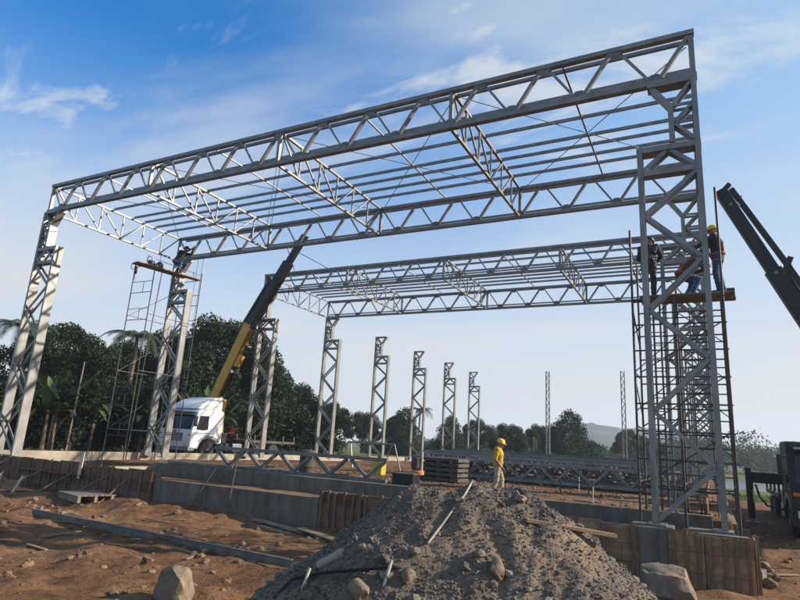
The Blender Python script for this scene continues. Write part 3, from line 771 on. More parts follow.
MB().box((-.26, -.22, .0), (.26, .22, .70)).build('container_body', M['ylw_plastic'], r, bevel=.06, seg=3)
MB().lathe([(.07, .70), (.07, .78), (.02, .79)], n=12).build('cap', M['black'], r, smooth=True)
tag(r, 'yellow plastic container on the soil under the free-standing columns', 'container')
r = empty('timber_stack', (18.3, 7.3, gz(18.3, 7.3)), R(-4))
for i in range(5):
    MB().box((-.85 + random.uniform(-.06, .06), -.5, .02 + i * .19), (.85 + random.uniform(-.06, .06), .5, .15 + i * .19)).build('timber_layer', M['dusty'], r, bevel=.01)
    if i < 4:
        mb = MB()
        for x in (-.6, 0, .6): mb.box((x - .05, -.48, .152 + i * .19), (x + .05, .48, .208 + i * .19))
        mb.build('spacer', M['dusty'], r)
tag(r, 'stack of dark timber pallets in front of the lying trusses', 'timber stack')
r = empty('pipe_frame', (12.3, 11.6, gz(12.3, 11.6)), R(4))
MB().tube((-1.35, 0, 1.28), (1.35, 0, 1.28), .045, 8).build('top_pipe', M['steel'], r)
for x, dx in ((-1.35, -.25), (1.35, .3)): MB().tube((x, 0, 1.28), (x + dx, .2, 0), .04, 8).build('leg', M['steel'], r)
for x, dx in ((-1.2, .35), (1.2, -.3)): MB().tube((x, .02, 1.26), (x + dx, -.25, 0), .04, 8).build('leg', M['steel'], r)
tag(r, 'pale pipe trestle between the free-standing columns', 'trestle')

# ------------------------------------------------------------------ right-row beam props
for i in range(9):
    y = 2.6 + i * 2.3
    r = empty('beam_formwork', (W - .42, y, gz(W - .6, y)), R(90))
    MB().box((-.85, -.02, 0), (.85, .02, .34)).build('boards', M['form2'] if i % 2 else M['form'], r, bevel=.004, seg=1)
    for x in (-.6, 0, .6): MB().box((x - .03, .022, 0), (x + .03, .07, .42)).build('batten', M['batten'], r)
    tag(r, 'low wooden shutter against the inside of the right grade beam', 'formwork', 'low shutters along the right grade beam')
for i in range(7):
    y = 1.2 + i * 2.6 + random.uniform(-.3, .3)
    o = MB().box((-.16, -.2, 0), (.16, .2, .3 + .12 * (i % 3))).build('concrete_block', M['conc_l'] if i % 2 else M['conc'], bevel=.02, loc=(W + .5, y, gz(W + .5, y) - .02)); o.rotation_euler = (0, 0, random.uniform(-.4, .4)); tag(o, 'rough concrete lump on the outer side of the right grade beam', 'block', 'concrete lumps along the right grade beam')

# ------------------------------------------------------------------ scaffolds
r = empty('tube_scaffold', (0, 0, .0))
P = {'a': (.12, 5.15), 'b': (1.75, 5.15), 'c': (.12, 8.45), 'd': (1.75, 8.45)}
tops = {'a': 10.42, 'b': 10.1, 'c': 10.15, 'd': 10.55}
for k, (x, y) in P.items(): MB().tube((x, y, gz(x, y) - .02), (x, y, tops[k]), .028, 8).build('post', M['scaf'], r)
MB().tube((1.6, 5.4, gz(1.6, 5.4)), (1.68, 5.7, 10.1), .026, 8).build('post', M['scaf'], r)
lv = [1.0 + i * 1.52 for i in range(7)]
for i, z in enumerate(lv):
    for a, b_ in (('a', 'b'), ('c', 'd')):
        MB().tube((*P[a], z), (*P[b_], z), .02, 6).build('frame_rail', M['scaf'], r)
        if i < 6: MB().tube((P[a][0], P[a][1], z + .62), (P[b_][0], P[b_][1], z + .62), .016, 6).build('frame_rail', M['scaf'], r)
        xm = (P[a][0] + P[b_][0]) / 2 + .12
        MB().tube((xm, P[a][1], z), (xm, P[a][1], z + .62), .016, 6).build('rung_post', M['scaf'], r)
    if i % 2 == 0:
        for a, b_ in (('a', 'c'), ('b', 'd')):
            MB().tube((*P[a], z + .3), (*P[b_], z + .3), .018, 6).build('side_rail', M['scaf'], r)
for i in range(3):
    MB().tube((*P['a'], 1.3 + i * 3.0), (*P['c'], 3.6 + i * 3.0), .015, 6).build('cross_brace', M['scaf'], r)
tag(r, 'tall thin tube scaffold around the second left column', 'scaffold')
PZ = 10.14
o = MB().box((-.24, -1.95, 0), (.24, 1.95, .055)).build('scaffold_plank', M['plank'], bevel=.006, loc=(1.22, 6.5, PZ)); o.rotation_euler = (0, 0, R(-9)); tag(o, 'sagging brown plank across the top of the left scaffold', 'plank')
o = MB().box((-.14, -1.6, 0), (.14, 1.6, .05)).build('scaffold_plank', M['plank_grey'], bevel=.006, loc=(.78, 6.25, PZ - .002)); o.rotation_euler = (0, 0, R(-9)); tag(o, 'grey narrow plank on the left scaffold beside the brown one', 'plank')

r = empty('welding_machine', (.98, 5.45, PZ + .056), R(10))
MB().lathe([(.17, 0), (.19, .03), (.19, .26), (.16, .3)], n=18).build('machine_body', M['black'], r, smooth=True)
mb = MB(); mb.path([(.0 + .17 * math.cos(a * math.pi / 8), -.16, .34 + .17 * math.sin(a * math.pi / 8)) for a in range(17)], .022, 6); mb.build('ring_handle', M['grey'], r)
MB().box((-.1, .2, 0), (.14, .42, .22)).build('cable_box', M['grey'], r, bevel=.02)
tag(r, 'small black machine with a ring handle on the left scaffold plank', 'machine')
r = empty('tool_bag', (.25, 6.6, 11.28 - .02))
MB().tube((0, 0, .0), (.0, .0, -.42), .012, 6).build('strap', M['black'], r)
MB().lathe([(.05, -.40), (.16, -.48), (.21, -.62), (.20, -.78), (.08, -.84)], n=14).build('bag', M['darkcl'], r, smooth=True)
tag(r, 'black bag hanging from the left end cross truss above the scaffold', 'bag')
r = empty('hanging_grinder', (.62, 4.62, PZ))
mb = MB(); mb.path([(.17 * math.cos(a * math.pi / 8), .02, -.16 + .19 * math.sin(a * math.pi / 8)) for a in range(17)], .018, 6); mb.build('cable_loop', M['black'], r)
MB().lathe([(.05, -.62), (.075, -.58), (.075, -.25), (.05, -.2)], c=(.28, .02, 0), n=12).build('grinder_body', M['black'], r, smooth=True)
MB().tube((.28, .02, -.2), (.28, .02, .0), .014, 6).build('cord', M['cable'], r)
MB().tube((.28, .02, -.62), (.3, .02, -1.0), .012, 6).build('cord', M['cable'], r)
tag(r, 'black grinder and cable loop hanging off the end of the left scaffold plank', 'tool')

r = empty('tube_scaffold', (0, 0, 0))
px = [26.34, 27.35, 28.46]; py = [.72, 2.35]
pt = {(0, 0): 7.5, (1, 0): 5.6, (2, 0): 8.45, (0, 1): 6.9, (1, 1): 6.4, (2, 1): 6.9}
for i, x in enumerate(px):
    for j, y in enumerate(py):
        MB().tube((x, y, gz(x, y) - .02), (x, y, pt[(i, j)]), .03, 8).build('post', M['scaf'], r)
for x in (26.78, 26.95): MB().tube((x, 1.55, gz(x, 1.55) - .02), (x, 1.55, 5.65), .026, 8).build('post', M['scaf'], r)
for k in range(8):
    z = .75 + k * .68
    for j, y in enumerate(py): MB().tube((px[0] - .03, y, z), (px[2] + .05, y, z), .021, 6).build('ledger', M['scaf'], r)
    if k % 2 == 0:
        for i, x in enumerate(px): MB().tube((x, py[0], z + .12), (x, py[1], z + .12), .02, 6).build('transom', M['scaf'], r)
    if k < 7: MB().tube((26.78, 1.55, z + .34), (px[2], 1.55, z + .34), .017, 6).build('ladder_rung', M['scaf'], r)
for i in range(3):
    MB().tube((px[0], py[1], .8 + i * 1.5), (px[2], py[1], 2.2 + i * 1.5), .018, 6).build('cross_brace', M['scaf'], r)
MB().tube((px[0], py[0], 6.5), (px[0], py[1], 6.5), .02, 6).build('guard_rail', M['scaf'], r)
MB().tube((px[0], py[1], 6.55), (px[2], py[1], 6.55), .02, 6).build('guard_rail', M['scaf'], r)
for i in range(3): MB().tube((px[0], py[0], 1.5 + i * 1.9), (px[0] + .02, py[1], .5 + i * 1.9), .016, 6).build('cross_brace', M['scaf'], r)
for x, z0 in ((26.62, .1), (27.05, .1), (27.66, .1), (28.05, .1)):
    MB().tube((x, 2.35, z0), (x, 2.35, 5.6), .02, 6).build('post', M['scaf'], r)
for k in range(14):
    z = .5 + k * .37
    MB().tube((26.62, 2.35, z), (27.05, 2.35, z), .014, 6).build('ladder_rung', M['scaf'], r)
    MB().tube((27.66, 2.35, z + .15), (28.05, 2.35, z + .15), .014, 6).build('ladder_rung', M['scaf'], r)
for k in range(5):
    MB().tube((26.34, .72, .6 + k), (27.35, .72, 1.5 + k), .014, 6).build('cross_brace', M['scaf'], r)
    MB().tube((28.46, 2.35, .6 + k), (27.35, 2.35, 1.5 + k), .014, 6).build('cross_brace', M['scaf'], r)
tag(r, 'dense tube scaffold standing inside the right tower column', 'scaffold')
RZ = 5.66
for i, (y, x0, x1, lb) in enumerate([(.98, 26.5, 28.72, 'front plank of the work platform on the right scaffold'), (1.30, 26.3, 28.66, 'middle plank of the work platform on the right scaffold'), (1.62, 26.5, 28.78, 'rear plank of the work platform on the right scaffold')]):
    L = (x1 - x0) / 2
    o = MB().box((-L, -.14, 0), (L, .14, .05)).build('scaffold_plank', M['plank_grey'], bevel=.005, loc=((x0 + x1) / 2, y, RZ - .05)); tag(o, lb, 'plank', 'planks of the right work platform')
MB_b = MB().box((-.17, -.14, 0), (.17, .14, .24)); o = MB_b.build('tool_crate', M['dusty'], bevel=.015, loc=(28.6, 1.62, RZ)); tag(o, 'small dark crate on the outer end of the right platform', 'crate')

# ------------------------------------------------------------------ trucks
def wheel(parent, x, y, r_=.5, w=.28):
    e = empty('wheel', (x, y, r_)); e.parent = parent
    MB().lathe([(r_ * .55, -w / 2), (r_ * .9, -w / 2), (r_, -w / 2 + .05), (r_, w / 2 - .05), (r_ * .9, w / 2), (r_ * .55, w / 2)], ax=(1, 0, 0), n=28).build('tyre', M['rubber'], e, smooth=True)
    MB().lathe([(.08, -w / 2 - .02), (r_ * .2, -w / 2 - .01), (r_ * .28, -w / 2 + .07), (r_ * .54, -w / 2 + .03), (r_ * .54, w / 2 - .03), (r_ * .28, w / 2 - .07), (r_ * .2, w / 2 + .01), (.08, w / 2 + .02)], ax=(1, 0, 0), n=20).build('rim', M['grey'], e, smooth=True)

def make_truck(loc, rz, paint, fairing, L=9.0, bed=True):
    """front faces local -y at y=0, ground z=0"""
    r = empty('crane_truck', loc, rz); w = 1.25
    # cab shell
    prof = [(.02, .55), (.0, 1.0), (.03, 1.55), (.33, 2.78), (.55, 2.95), (2.05, 2.98), (2.22, 2.85), (2.25, .95), (1.95, .85), (1.75, 1.12), (1.30, 1.22), (.86, 1.12), (.66, .85), (.62, .55)]
    cab = MB().prism(prof, -w, w).build('cab', paint, r, bevel=.05, seg=3, smooth=True)
    # windscreen follows the slanted front
    def fr(z): return .03 + (z - 1.55) / (2.78 - 1.55) * .30
    MB().quadbox([(-1.1, fr(1.7) - .012, 1.70), (1.1, fr(1.7) - .012, 1.70), (1.1, fr(1.7) + .06, 1.70), (-1.1, fr(1.7) + .06, 1.70),
                  (-1.05, fr(2.6) - .012, 2.60), (1.05, fr(2.6) - .012, 2.60), (1.05, fr(2.6) + .06, 2.60), (-1.05, fr(2.6) + .06, 2.60)]).build('windscreen', M['glass'], r)
    for s in (-1, 1):
        MB().prism([(.30, 1.72), (.48, 2.55), (1.12, 2.58), (1.15, 1.72), (.8, 1.66)], s * 1.20, s * 1.256).build('side_window', M['glass'], r)
        mb = MB()                                       # door outline
        for a, b_ in (((.2, 1.15), (.2, 1.6)), ((1.24, 1.15), (1.24, 2.68)), ((.52, 2.7), (1.24, 2.68))):
            mb.bar((s * 1.25, *a), (s * 1.25, *b_), .014, .012, (1, 0, 0))
        mb.build('door_seam', M['grey'], r)
        MB().box((min(s * 1.25, s * 1.285), 1.02, 1.5), (max(s * 1.25, s * 1.285), 1.18, 1.54)).build('door_handle', M['black'], r)
        mi = MB().box((-.05, -.09, -.32), (.06, .09, .32)).build('mirror', M['black'], r, bevel=.03, loc=(s * 1.5, -.02, 2.2))
        MB().tube((-s * .25, .14, .25), (0, 0, .25), .018, 6).build('mirror_arm', M['black'], mi)
        MB().tube((-s * .25, .14, -.2), (0, 0, -.2), .018, 6).build('mirror_arm', M['black'], mi)
        MB().box((s * .93 - .2, -.045, .68), (s * .93 + .2, .05, .9)).build('headlight', M['lamp'], r, bevel=.03)
        MB().prism([(.50, .95), (.68, 1.22), (1.0, 1.36), (1.6, 1.36), (1.95, 1.2), (2.1, .95), (1.98, .93), (1.74, 1.16), (1.3, 1.26), (.86, 1.16), (.64, .93)], s * 1.262, s * 1.1).build('mudguard', M['grey'], r)
        MB().box((min(s * .9, s * 1.22), 2.75, .45), (max(s * .9, s * 1.22), 4.0, .95)).build('fuel_tank', M['grey'], r, bevel=.08)
    MB().tube((1.02, 2.36, .9), (1.02, 2.36, 3.15), .06, 12).build('exhaust_stack', M['grey'], r, smooth=True)
    for s in (-1, 1):
        mb = MB(); mb.bar((s * 1.253, .05, 1.5), (s * 1.253, 2.2, 1.5), .02, .008, (1, 0, 0)); mb.bar((s * 1.253, 1.34, 1.45), (s * 1.253, 1.34, 2.9), .012, .008, (1, 0, 0)); mb.build('panel_seam', M['grey'], r)
        MB().box((min(s * .95, s * 1.26), .72, .40), (max(s * .95, s * 1.26), .95, .46)).build('cab_step', M['black'], r)
        MB().box((s * 1.12 - .08, -.035, 1.32), (s * 1.12 + .08, .05, 1.42)).build('indicator_lamp', M['orange_w'], r, bevel=.015)
        MB().tube((s * .3, .02, 1.72), (s * .75, .20, 2.35), .012, 5).build('wiper', M['black'], r)
    mb = MB()
    for k in range(5): mb.box((-.62, -.03, 1.0 + k * .1), (.62, .03, 1.05 + k * .1))
    mb.build('grille', M['black'], r)
    MB().box((-w, -.08, .42), (w, .35, .66)).build('bumper', M['grey'] if fairing else M['black'], r, bevel=.04)
    MB().lathe([(.13, -.02), (.13, .0), (.1, .012)], c=(0, -.03, 1.52), ax=(0, -1, 0), n=18).build('round_badge', M['grey'], r, smooth=True)
    mb = MB().quadbox([(-1.08, .15, 2.74), (1.08, .15, 2.74), (1.08, .33, 2.8), (-1.08, .33, 2.8), (-1.08, -.02, 2.68), (1.08, -.02, 2.68), (1.08, -.02, 2.72), (-1.08, -.02, 2.72)]); mb.build('sun_visor', M['glass'], r)
    if fairing:
        MB().prism([(.42, 2.97), (.62, 3.22), (1.1, 3.55), (1.8, 3.80), (2.2, 3.84), (2.2, 2.99)], -1.1, 1.1).build('roof_fairing', paint, r, bevel=.09, seg=3, smooth=True)
    for s in (-1, 1):
        MB().box((s * .42 - .06, .9, .62), (s * .42 + .06, L, .88)).build('chassis_rail', M['black'], r)
        wheel(r, s * 1.08, 1.32)
        for y in (L - 3.1, L - 1.75): wheel(r, s * 1.0, y, .5, .5)
    if bed:
        MB().box((-1.24, 4.2, 1.05), (1.24, L + .3, 1.22)).build('flat_bed', M['dusty'], r, bevel=.02)
        mb = MB()
        for y in (4.3, 6.0, 7.7, L + .2):
            for s in (-1, 1): mb.box((s * 1.2 - .04, y - .05, 1.222), (s * 1.2 + .04, y + .05, 1.6))
        mb.build('bed_stake', M['dusty'], r)
    return r
def boom_seg(name, p, q, w, h, m, parent):
    return MB().bar(p, q, w, h, V(q) - V(p) if False else (0, 1, 0)).build(name, m, parent, bevel=.03, seg=1)

# white truck, nose towards the camera
TL = V((-2.35, 11.85, gz(-2.4, 13)))
tk = make_truck(TL, 0, M['white'], True, 8.6); tk.scale = (1.16, 1.2, 1.03)
L_ = lambda x, y, z: V(((x - TL.x) / 1.16, (y - TL.y) / 1.2, (z - TL.z) / 1.03))
MB().box((-.55, 2.45, .9), (.55, 3.35, 1.6)).build('crane_base', M['black'], tk, bevel=.04)
MB().lathe([(.34, 1.6), (.30, 1.75), (.26, 3.4), (.32, 3.55), (.3, 3.8)], c=(.2, 2.9, 0), n=18).build('crane_mast', M['yellow'], tk, smooth=True)
A, B, Cc = L_(-2.75, 15.3, 3.6), L_(-.45, 15.2, 8.5), L_(4.05, 14.9, 15.0)
ux = (B - A).normalized(); nx_ = V((ux.z, 0, -ux.x))
bo = MB().bar(A, B + ux * .5, .62, .48).build('main_boom', M['yellow'], tk, bevel=.05, seg=2)
MB().bar(A + ux * 2.7 + nx_ * .45, A + ux * 3.5 + nx_ * .45, .34, .34).build('boom_bracket', M['yellow'], bo, bevel=.03)
MB().lathe([(.13, -.3), (.13, .3)], c=A + ux * 2.3 + nx_ * .4, ax=(0, 1, 0), n=14).build('pivot_pin', M['grey'], bo, smooth=True)
MB().tube(A + ux * .5 + nx_ * .42, A + ux * 2.7 + nx_ * .44, .09, 10).build('lift_cylinder', M['black'], bo, smooth=True)
u2 = (Cc - B).normalized(); n2 = V((u2.z, 0, -u2.x))
bx = MB().bar(B, B + (Cc - B) * .72, .54, .44).build('boom_extension', M['black'], tk, bevel=.04)
MB().bar(B + (Cc - B) * .72, Cc, .36, .32).build('boom_tip', M['black'], bx, bevel=.03)
MB().bar(B - u2 * .2 - n2 * .52, B + (Cc - B) * .48 - n2 * .55, .16, .2).build('side_cylinder', M['black'], bx)
MB().bar(B + (Cc - B) * .47 - n2 * .44, B + (Cc - B) * .52 - n2 * .72, .25, .2).build('extension_bracket', M['black'], bx)
MB().bar(B + u2 * .2 - n2 * .36, B + (Cc - B) * .30 - n2 * .38, .06, .1).build('cylinder_rod', M['lamp'], bx)
for q in (-.16, .0, .16): MB().path([A + nx_ * .33 + V((0, q, 0)), A + ux * 2 + nx_ * .36 + V((0, q, 0)), B + nx_ * .36 + V((0, q, 0)), B + u2 * 1.5 + n2 * .34 + V((0, q, 0))], .022, 6).build('hydraulic_hose', M['rubber'], bo, smooth=True)
MB().path([V((.2, 2.7, 3.3)), V((.5, 2.75, 3.6)), A + ux * .6 + nx_ * .35], .03, 6).build('hydraulic_hose', M['rubber'], bo, smooth=True)
tag(tk, 'white cab-over truck with a raised yellow and black crane boom, by the trees', 'truck')
# sling to the third truss
tipw = TL + Cc - u2 * .45
for i, (x, z) in enumerate([(2.6, H + .03), (5.4, H + .03)]):
    o = MB().tube((0, 0, 0), V((x, Y2, z)) - tipw + V((0, 0, 0)), .022, 6).build('sling', M['cable'], loc=tipw); tag(o, ['left leg of the lifting sling from the crane tip to the third truss', 'right leg of the lifting sling from the crane tip to the third truss'][i], 'sling', 'lifting slings under the black boom tip')

# dark truck at the right edge
TR = V((31.30, 6.4, gz(31, 7) + .0))
tk2 = make_truck(TR, 0, M['dkpaint'], False, 9.4)
Q = lambda x, y, z: (V((x, y, z)) - TR)
MB().box((-1.2, 2.6, .75), (1.2, 3.7, 1.35)).build('crane_base', M['black'], tk2, bevel=.04)
MB().lathe([(.42, 1.35), (.36, 1.5), (.30, 2.6), (.36, 2.9), (.3, 3.1)], c=(.3, 3.2, 0), n=18).build('crane_mast', M['boomdk'], tk2, smooth=True)
ot = MB().box((-2.25, 3.05, 1.55), (-.2, 3.35, 1.92)).build('outrigger_beam', M['black'], tk2, bevel=.02)
MB().tube((-2.17, 3.2, 2.05), (-2.17, 3.2, .35), .12, 12).build('outrigger_jack', M['black'], ot, smooth=True)
zf = gz(29.13, 9.6) - TR.z
MB().tube((-2.17, 3.2, .35), (-2.17, 3.2, zf + .06), .07, 12).build('jack_rod', M['grey'], ot, smooth=True)
MB().lathe([(.22, zf), (.22, zf + .05), (.08, zf + .09)], c=(-2.17, 3.2, 0), n=16).build('jack_foot', M['grey'], ot, smooth=True)
MB().path([(-2.0, 3.0, 1.5), (-1.9, 2.98, 1.1), (-1.7, 2.95, .82), (-1.3, 2.95, .74), (-.7, 2.95, .8)], .035, 8).build('hose', M['rubber'], ot, smooth=True)
MB().box((-1.25, 2.45, .5), (-1.05, 2.6, 2.0)).build('control_panel', M['black'], tk2, bevel=.02)
A = Q(33.0, 10.3, 3.2); Cc = Q(28.92, 9.3, 12.0); u = (Cc - A).normalized(); n_ = V((-u.z, 0, u.x)) * -1
boom = MB().bar(A, A + (Cc - A) * .62, .56, .46).build('main_boom', M['boomdk'], tk2, bevel=.03)
MB().bar(A + (Cc - A) * .55, Cc, .44, .38).build('boom_extension', M['boomdk'], boom, bevel=.03)
MB().bar(A + n_ * .62, A + (Cc - A) * .62 + n_ * .50, .20, .24).build('upper_cylinder', M['boomdk'], boom, bevel=.02)
MB().bar(A + (Cc - A) * .60 + n_ * .52, A + (Cc - A) * .985 + n_ * .36, .19, .22).build('jib_rail', M['boomdk'], boom, bevel=.02)
MB().bar(A + (Cc - A) * .585 + n_ * .20, A + (Cc - A) * .635 + n_ * .74, .2, .3).build('cylinder_bracket', M['boomdk'], boom)
MB().bar(A + (Cc - A) * .90 + n_ * .18, A + (Cc - A) * .94 + n_ * .50, .13, .2).build('tip_link', M['lamp'], boom)
MB().bar(Cc - u * .12, Cc + n_ * .42 - u * .0 + u * .05, .16, .22).build('boom_head', M['boomdk'], boom)
MB().bar(A + u * 2.4 - n_ * .34, A + u * 2.75 - n_ * .40, .12, .2).build('hose_bracket', M['boomdk'], boom)
MB().bar((.3, 3.2, 2.9), A, .42, .42).build('knuckle_arm', M['boomdk'], tk2, bevel=.03)
for q in (-.12, .06): MB().path([A + n_ * .33 + V((0, q, 0)), A + (Cc - A) * .3 + n_ * .36 + V((0, q, 0)), A + (Cc - A) * .6 + n_ * .34 + V((0, q, 0))], .02, 6).build('hydraulic_hose', M['rubber'], boom, smooth=True)
for k in (.3, .6, .92): MB().lathe([(.07, -.27), (.07, .27)], c=A + (Cc - A) * k, ax=(0, 1, 0), n=12).build('pivot_pin', M['grey'], boom, smooth=True)
tag(tk2, 'dark truck with outrigger and dark crane boom at the right edge', 'truck')

# ------------------------------------------------------------------ people
def caps_mesh(caps, voxel):
    """union of tapered capsules -> one continuous surface"""
    bm = bmesh.new()
    for p, r0, q, r1 in caps:
        p = V(p); q = V(q)
        for c, rr in ((p, r0), (q, r1)):
            bmesh.ops.create_icosphere(bm, subdivisions=2, radius=rr, matrix=Matrix.Translation(c))
        d = q - p
        if d.length > 1e-5:
            rot = d.to_track_quat('Z', 'Y').to_matrix().to_4x4()
            bmesh.ops.create_cone(bm, cap_ends=True, segments=12, radius1=r0, radius2=r1, depth=d.length, matrix=Matrix.Translation((p + q) / 2) @ rot)
    me = bpy.data.meshes.new('tmp'); bm.to_mesh(me); bm.free()
    ob = bpy.data.objects.new('tmp', me); COL.objects.link(ob)
    md = ob.modifiers.new('r', 'REMESH'); md.mode = 'VOXEL'; md.voxel_size = voxel; md.use_smooth_shade = True
    sm = ob.modifiers.new('s', 'SMOOTH'); sm.iterations = 4; sm.factor = .5
    dg = bpy.context.evaluated_depsgraph_get(); dg.update()
    out = bpy.data.meshes.new_from_object(ob.evaluated_get(dg))
    bpy.data.objects.remove(ob); bpy.data.meshes.remove(me)
    for p in out.polygons: p.use_smooth = True
    return out
STAND = dict(pel=(0, 0, .93), che=(0, .0, 1.24), nek=(0, .0, 1.43), hed=(0, .03, 1.56),
             shL=(-.18, 0, 1.38), elL=(-.24, -.03, 1.10), wrL=(-.23, .08, .86), shR=(.18, 0, 1.38), elR=(.24, -.03, 1.10), wrR=(.23, .08, .86),
             hpL=(-.09, 0, .91), knL=(-.10, .03, .50), anL=(-.10, -.02, .09), hpR=(.09, 0, .91), knR=(.10, .03, .50), anR=(.10, -.02, .09),
             face=(0, 1, 0), foot=(0, 1, 0))
def person(loc, rz, pose, shirt, trousers, label, scale=1.0, helmet=None, long_sleeve=False, vest=None, extra=None):
    j = dict(STAND); j.update(pose); j = {k: V(v) for k, v in j.items()}
    r = empty('person', loc, R(rz)); r.scale = (scale,) * 3
    fw = j['face'].normalized(); sd = fw.cross(V((0, 0, 1))).normalized(); up = sd.cross(fw).normalized()
    h = j['hed']
    body = []
    hd = lambda a, b_, c: h + sd * a + fw * b_ + up * c
    body += [(hd(0, -.015, .03), .092, hd(0, .012, -.02), .080), (hd(0, .02, -.02), .072, hd(0, .045, -.085), .045),
             (hd(0, .085, .01), .014, hd(0, .108, -.025), .018), (hd(-.03, .08, .03), .018, hd(.03, .08, .03), .018),
             (hd(-.025, .082, -.062), .012, hd(.025, .082, -.062), .012),
             (hd(-.088, -.01, .01), .014, hd(-.09, -.015, -.03), .012), (hd(.088, -.01, .01), .014, hd(.09, -.015, -.03), .012),
             (j['nek'], .058, hd(0, -.01, -.06), .052)]
    sh = (j['shL'] + j['shR']) / 2
    torso = [(j['pel'], .125, j['che'], .135), (j['che'], .14, sh, .10), (j['che'] + (j['shL'] - sh) * .42, .115, j['shL'], .065), (j['che'] + (j['shR'] - sh) * .42, .115, j['shR'], .065),
             (j['hpL'], .10, j['hpR'], .10), (sh, .085, j['nek'], .06)]
    body += torso
    up_a, lo_a, legs, feet = [], [], [], []
    for s in 'LR':
        a, e, w_ = j['sh' + s], j['el' + s], j['wr' + s]
        up_a.append((a, .056, e, .042)); lo_a.append((e, .042, w_, .029))
        hp, kn, an = j['hp' + s], j['kn' + s], j['an' + s]
        legs += [(hp, .088, kn, .058), (kn, .058, kn.lerp(an, .35), .055), (kn.lerp(an, .35), .055, an, .038)]
        ft = j['foot'].normalized()
        feet += [(an, .045, an + ft * .02 + V((0, 0, -.045)), .045), (an - ft * .05 + V((0, 0, -.05)), .038, an + ft * .15 + V((0, 0, -.06)), .034)]
        # hand: palm, four fingers, thumb
        d = j.get('hd' + s, (w_ - e)).normalized(); lat = d.cross(V((1, 0, 0)) if abs(d.x) < .8 else V((0, 0, 1))).normalized(); nm = d.cross(lat)
        if s == 'R': nm = -nm
        pc = w_ + d * .085
        for k in (-1, 0, 1): body.append((w_ + lat * .012 * k, .020, pc + lat * .024 * k, .015))
        for k, ln in enumerate((.062, .075, .080, .068)):
            b0 = pc + lat * (.033 - .022 * k); m_ = b0 + d * ln * .55 + nm * .010; e_ = m_ + d * ln * .40 + nm * .026
            body += [(b0, .0095, m_, .009), (m_, .009, e_, .008)]
        tb = w_ + d * .03 + lat * .025; body += [(tb, .013, tb + d * .03 + lat * .03 + nm * .015, .0105), (tb + d * .03 + lat * .03 + nm * .015, .0105, tb + d * .06 + lat * .035 + nm * .03, .009)]
    body += up_a + lo_a + legs + feet
    def add(name, caps, m, vox, parent=r):
        me = caps_mesh(caps, vox); me.name = name
        if vox > .013:
            sd0 = random.uniform(0, 50)
            for v in me.vertices:
                c_ = v.co; v.co = c_ + v.normal * (.013 * noise.noise(V((c_.x * 9, c_.y * 9, c_.z * 17 + 6 * c_.x + sd0))) + .006 * noise.noise(V((c_.x * 25, c_.y * 25, c_.z * 32 + sd0))))
        me.name = name; me.materials.append(m); o = bpy.data.objects.new(name, me); COL.objects.link(o); o.parent = parent; return o
    add('body', body, M['skin'], .0085)
    g = lambda cs, k: [(p, a + k, q, b_ + k) for p, a, q, b_ in cs]
    slv = up_a + (lo_a if long_sleeve else [])
    hem = [(j['pel'], .14, j['pel'] + (j['hpL'] + j['hpR'] - 2 * j['pel']) * .5 + V((0, 0, -.05)) * (1 if (j['knL'] - j['hpL']).z < -.3 else 0), .14)]
    tors = torso[:4] + [(sh, .085, sh.lerp(j['nek'], .45), .06)]
    add('shirt', g(tors, .018) + [(p, a + .016, p.lerp(q, .97), b_ + .016) for p, a, q, b_ in slv] + hem, shirt, .014)
    add('trousers', g([(j['hpL'], .10, j['hpR'], .10), (j['pel'], .118, (j['hpL'] + j['hpR']) / 2, .115)], .014) + g([(p, a, (q if i % 3 < 2 else p.lerp(q, .93)), b_ + (.012 if i % 3 == 2 else 0)) for i, (p, a, q, b_) in enumerate(legs)], .017), trousers, .014)
    add('boots', g(feet, .012), M['boot'], .012)
    if helmet:
        mb = MB(); n = 20
        c = hd(0, -.005, .045)
        prof = [(.128, .0), (.126, .03), (.112, .075), (.08, .108), (.04, .122), (.0, .125)]
        mb.lathe(prof, c=c, ax=up, n=n)
        mb.prism([(0, 0), (0, 0), (0, 0)], 0, 0) if False else None
        ho = mb.build('helmet', helmet, r, smooth=True)
        bm_ = MB(); pts = [c + sd * (.128 * math.cos(a)) + fw * (.128 * math.sin(a) + .055 * math.sin(a) ** 2) for a in [math.pi * k / 12 for k in range(13)]]
        k0 = len(bm_.v)
        low = [p - up * .008 for p in pts]; inn = [c + sd * (.12 * math.cos(math.pi * k / 12)) + fw * (.12 * math.sin(math.pi * k / 12)) for k in range(13)]
        for k in range(12): bm_.quadbox([low[k] - up * .004, low[k + 1] - up * .004, inn[k + 1] - up * .008, inn[k] - up * .008, low[k] + up * .006, low[k + 1] + up * .006, inn[k + 1] + up * .004, inn[k] + up * .004])
        bm_.build('helmet_brim', helmet, ho)
    else:
        add('hair', [(hd(0, -.03, .045), .095, hd(0, -.04, -.02), .08), (hd(0, .015, .06), .085, hd(0, .0, .05), .085)], M['boot'], .012)
    for s in (-1, 1):
        MB().lathe([(.001, -.011), (.009, -.006), (.011, 0), (.009, .006), (.001, .011)], c=hd(s * .032, .088, .008), ax=fw, n=10).build('eye', M['eye'], r, smooth=True)
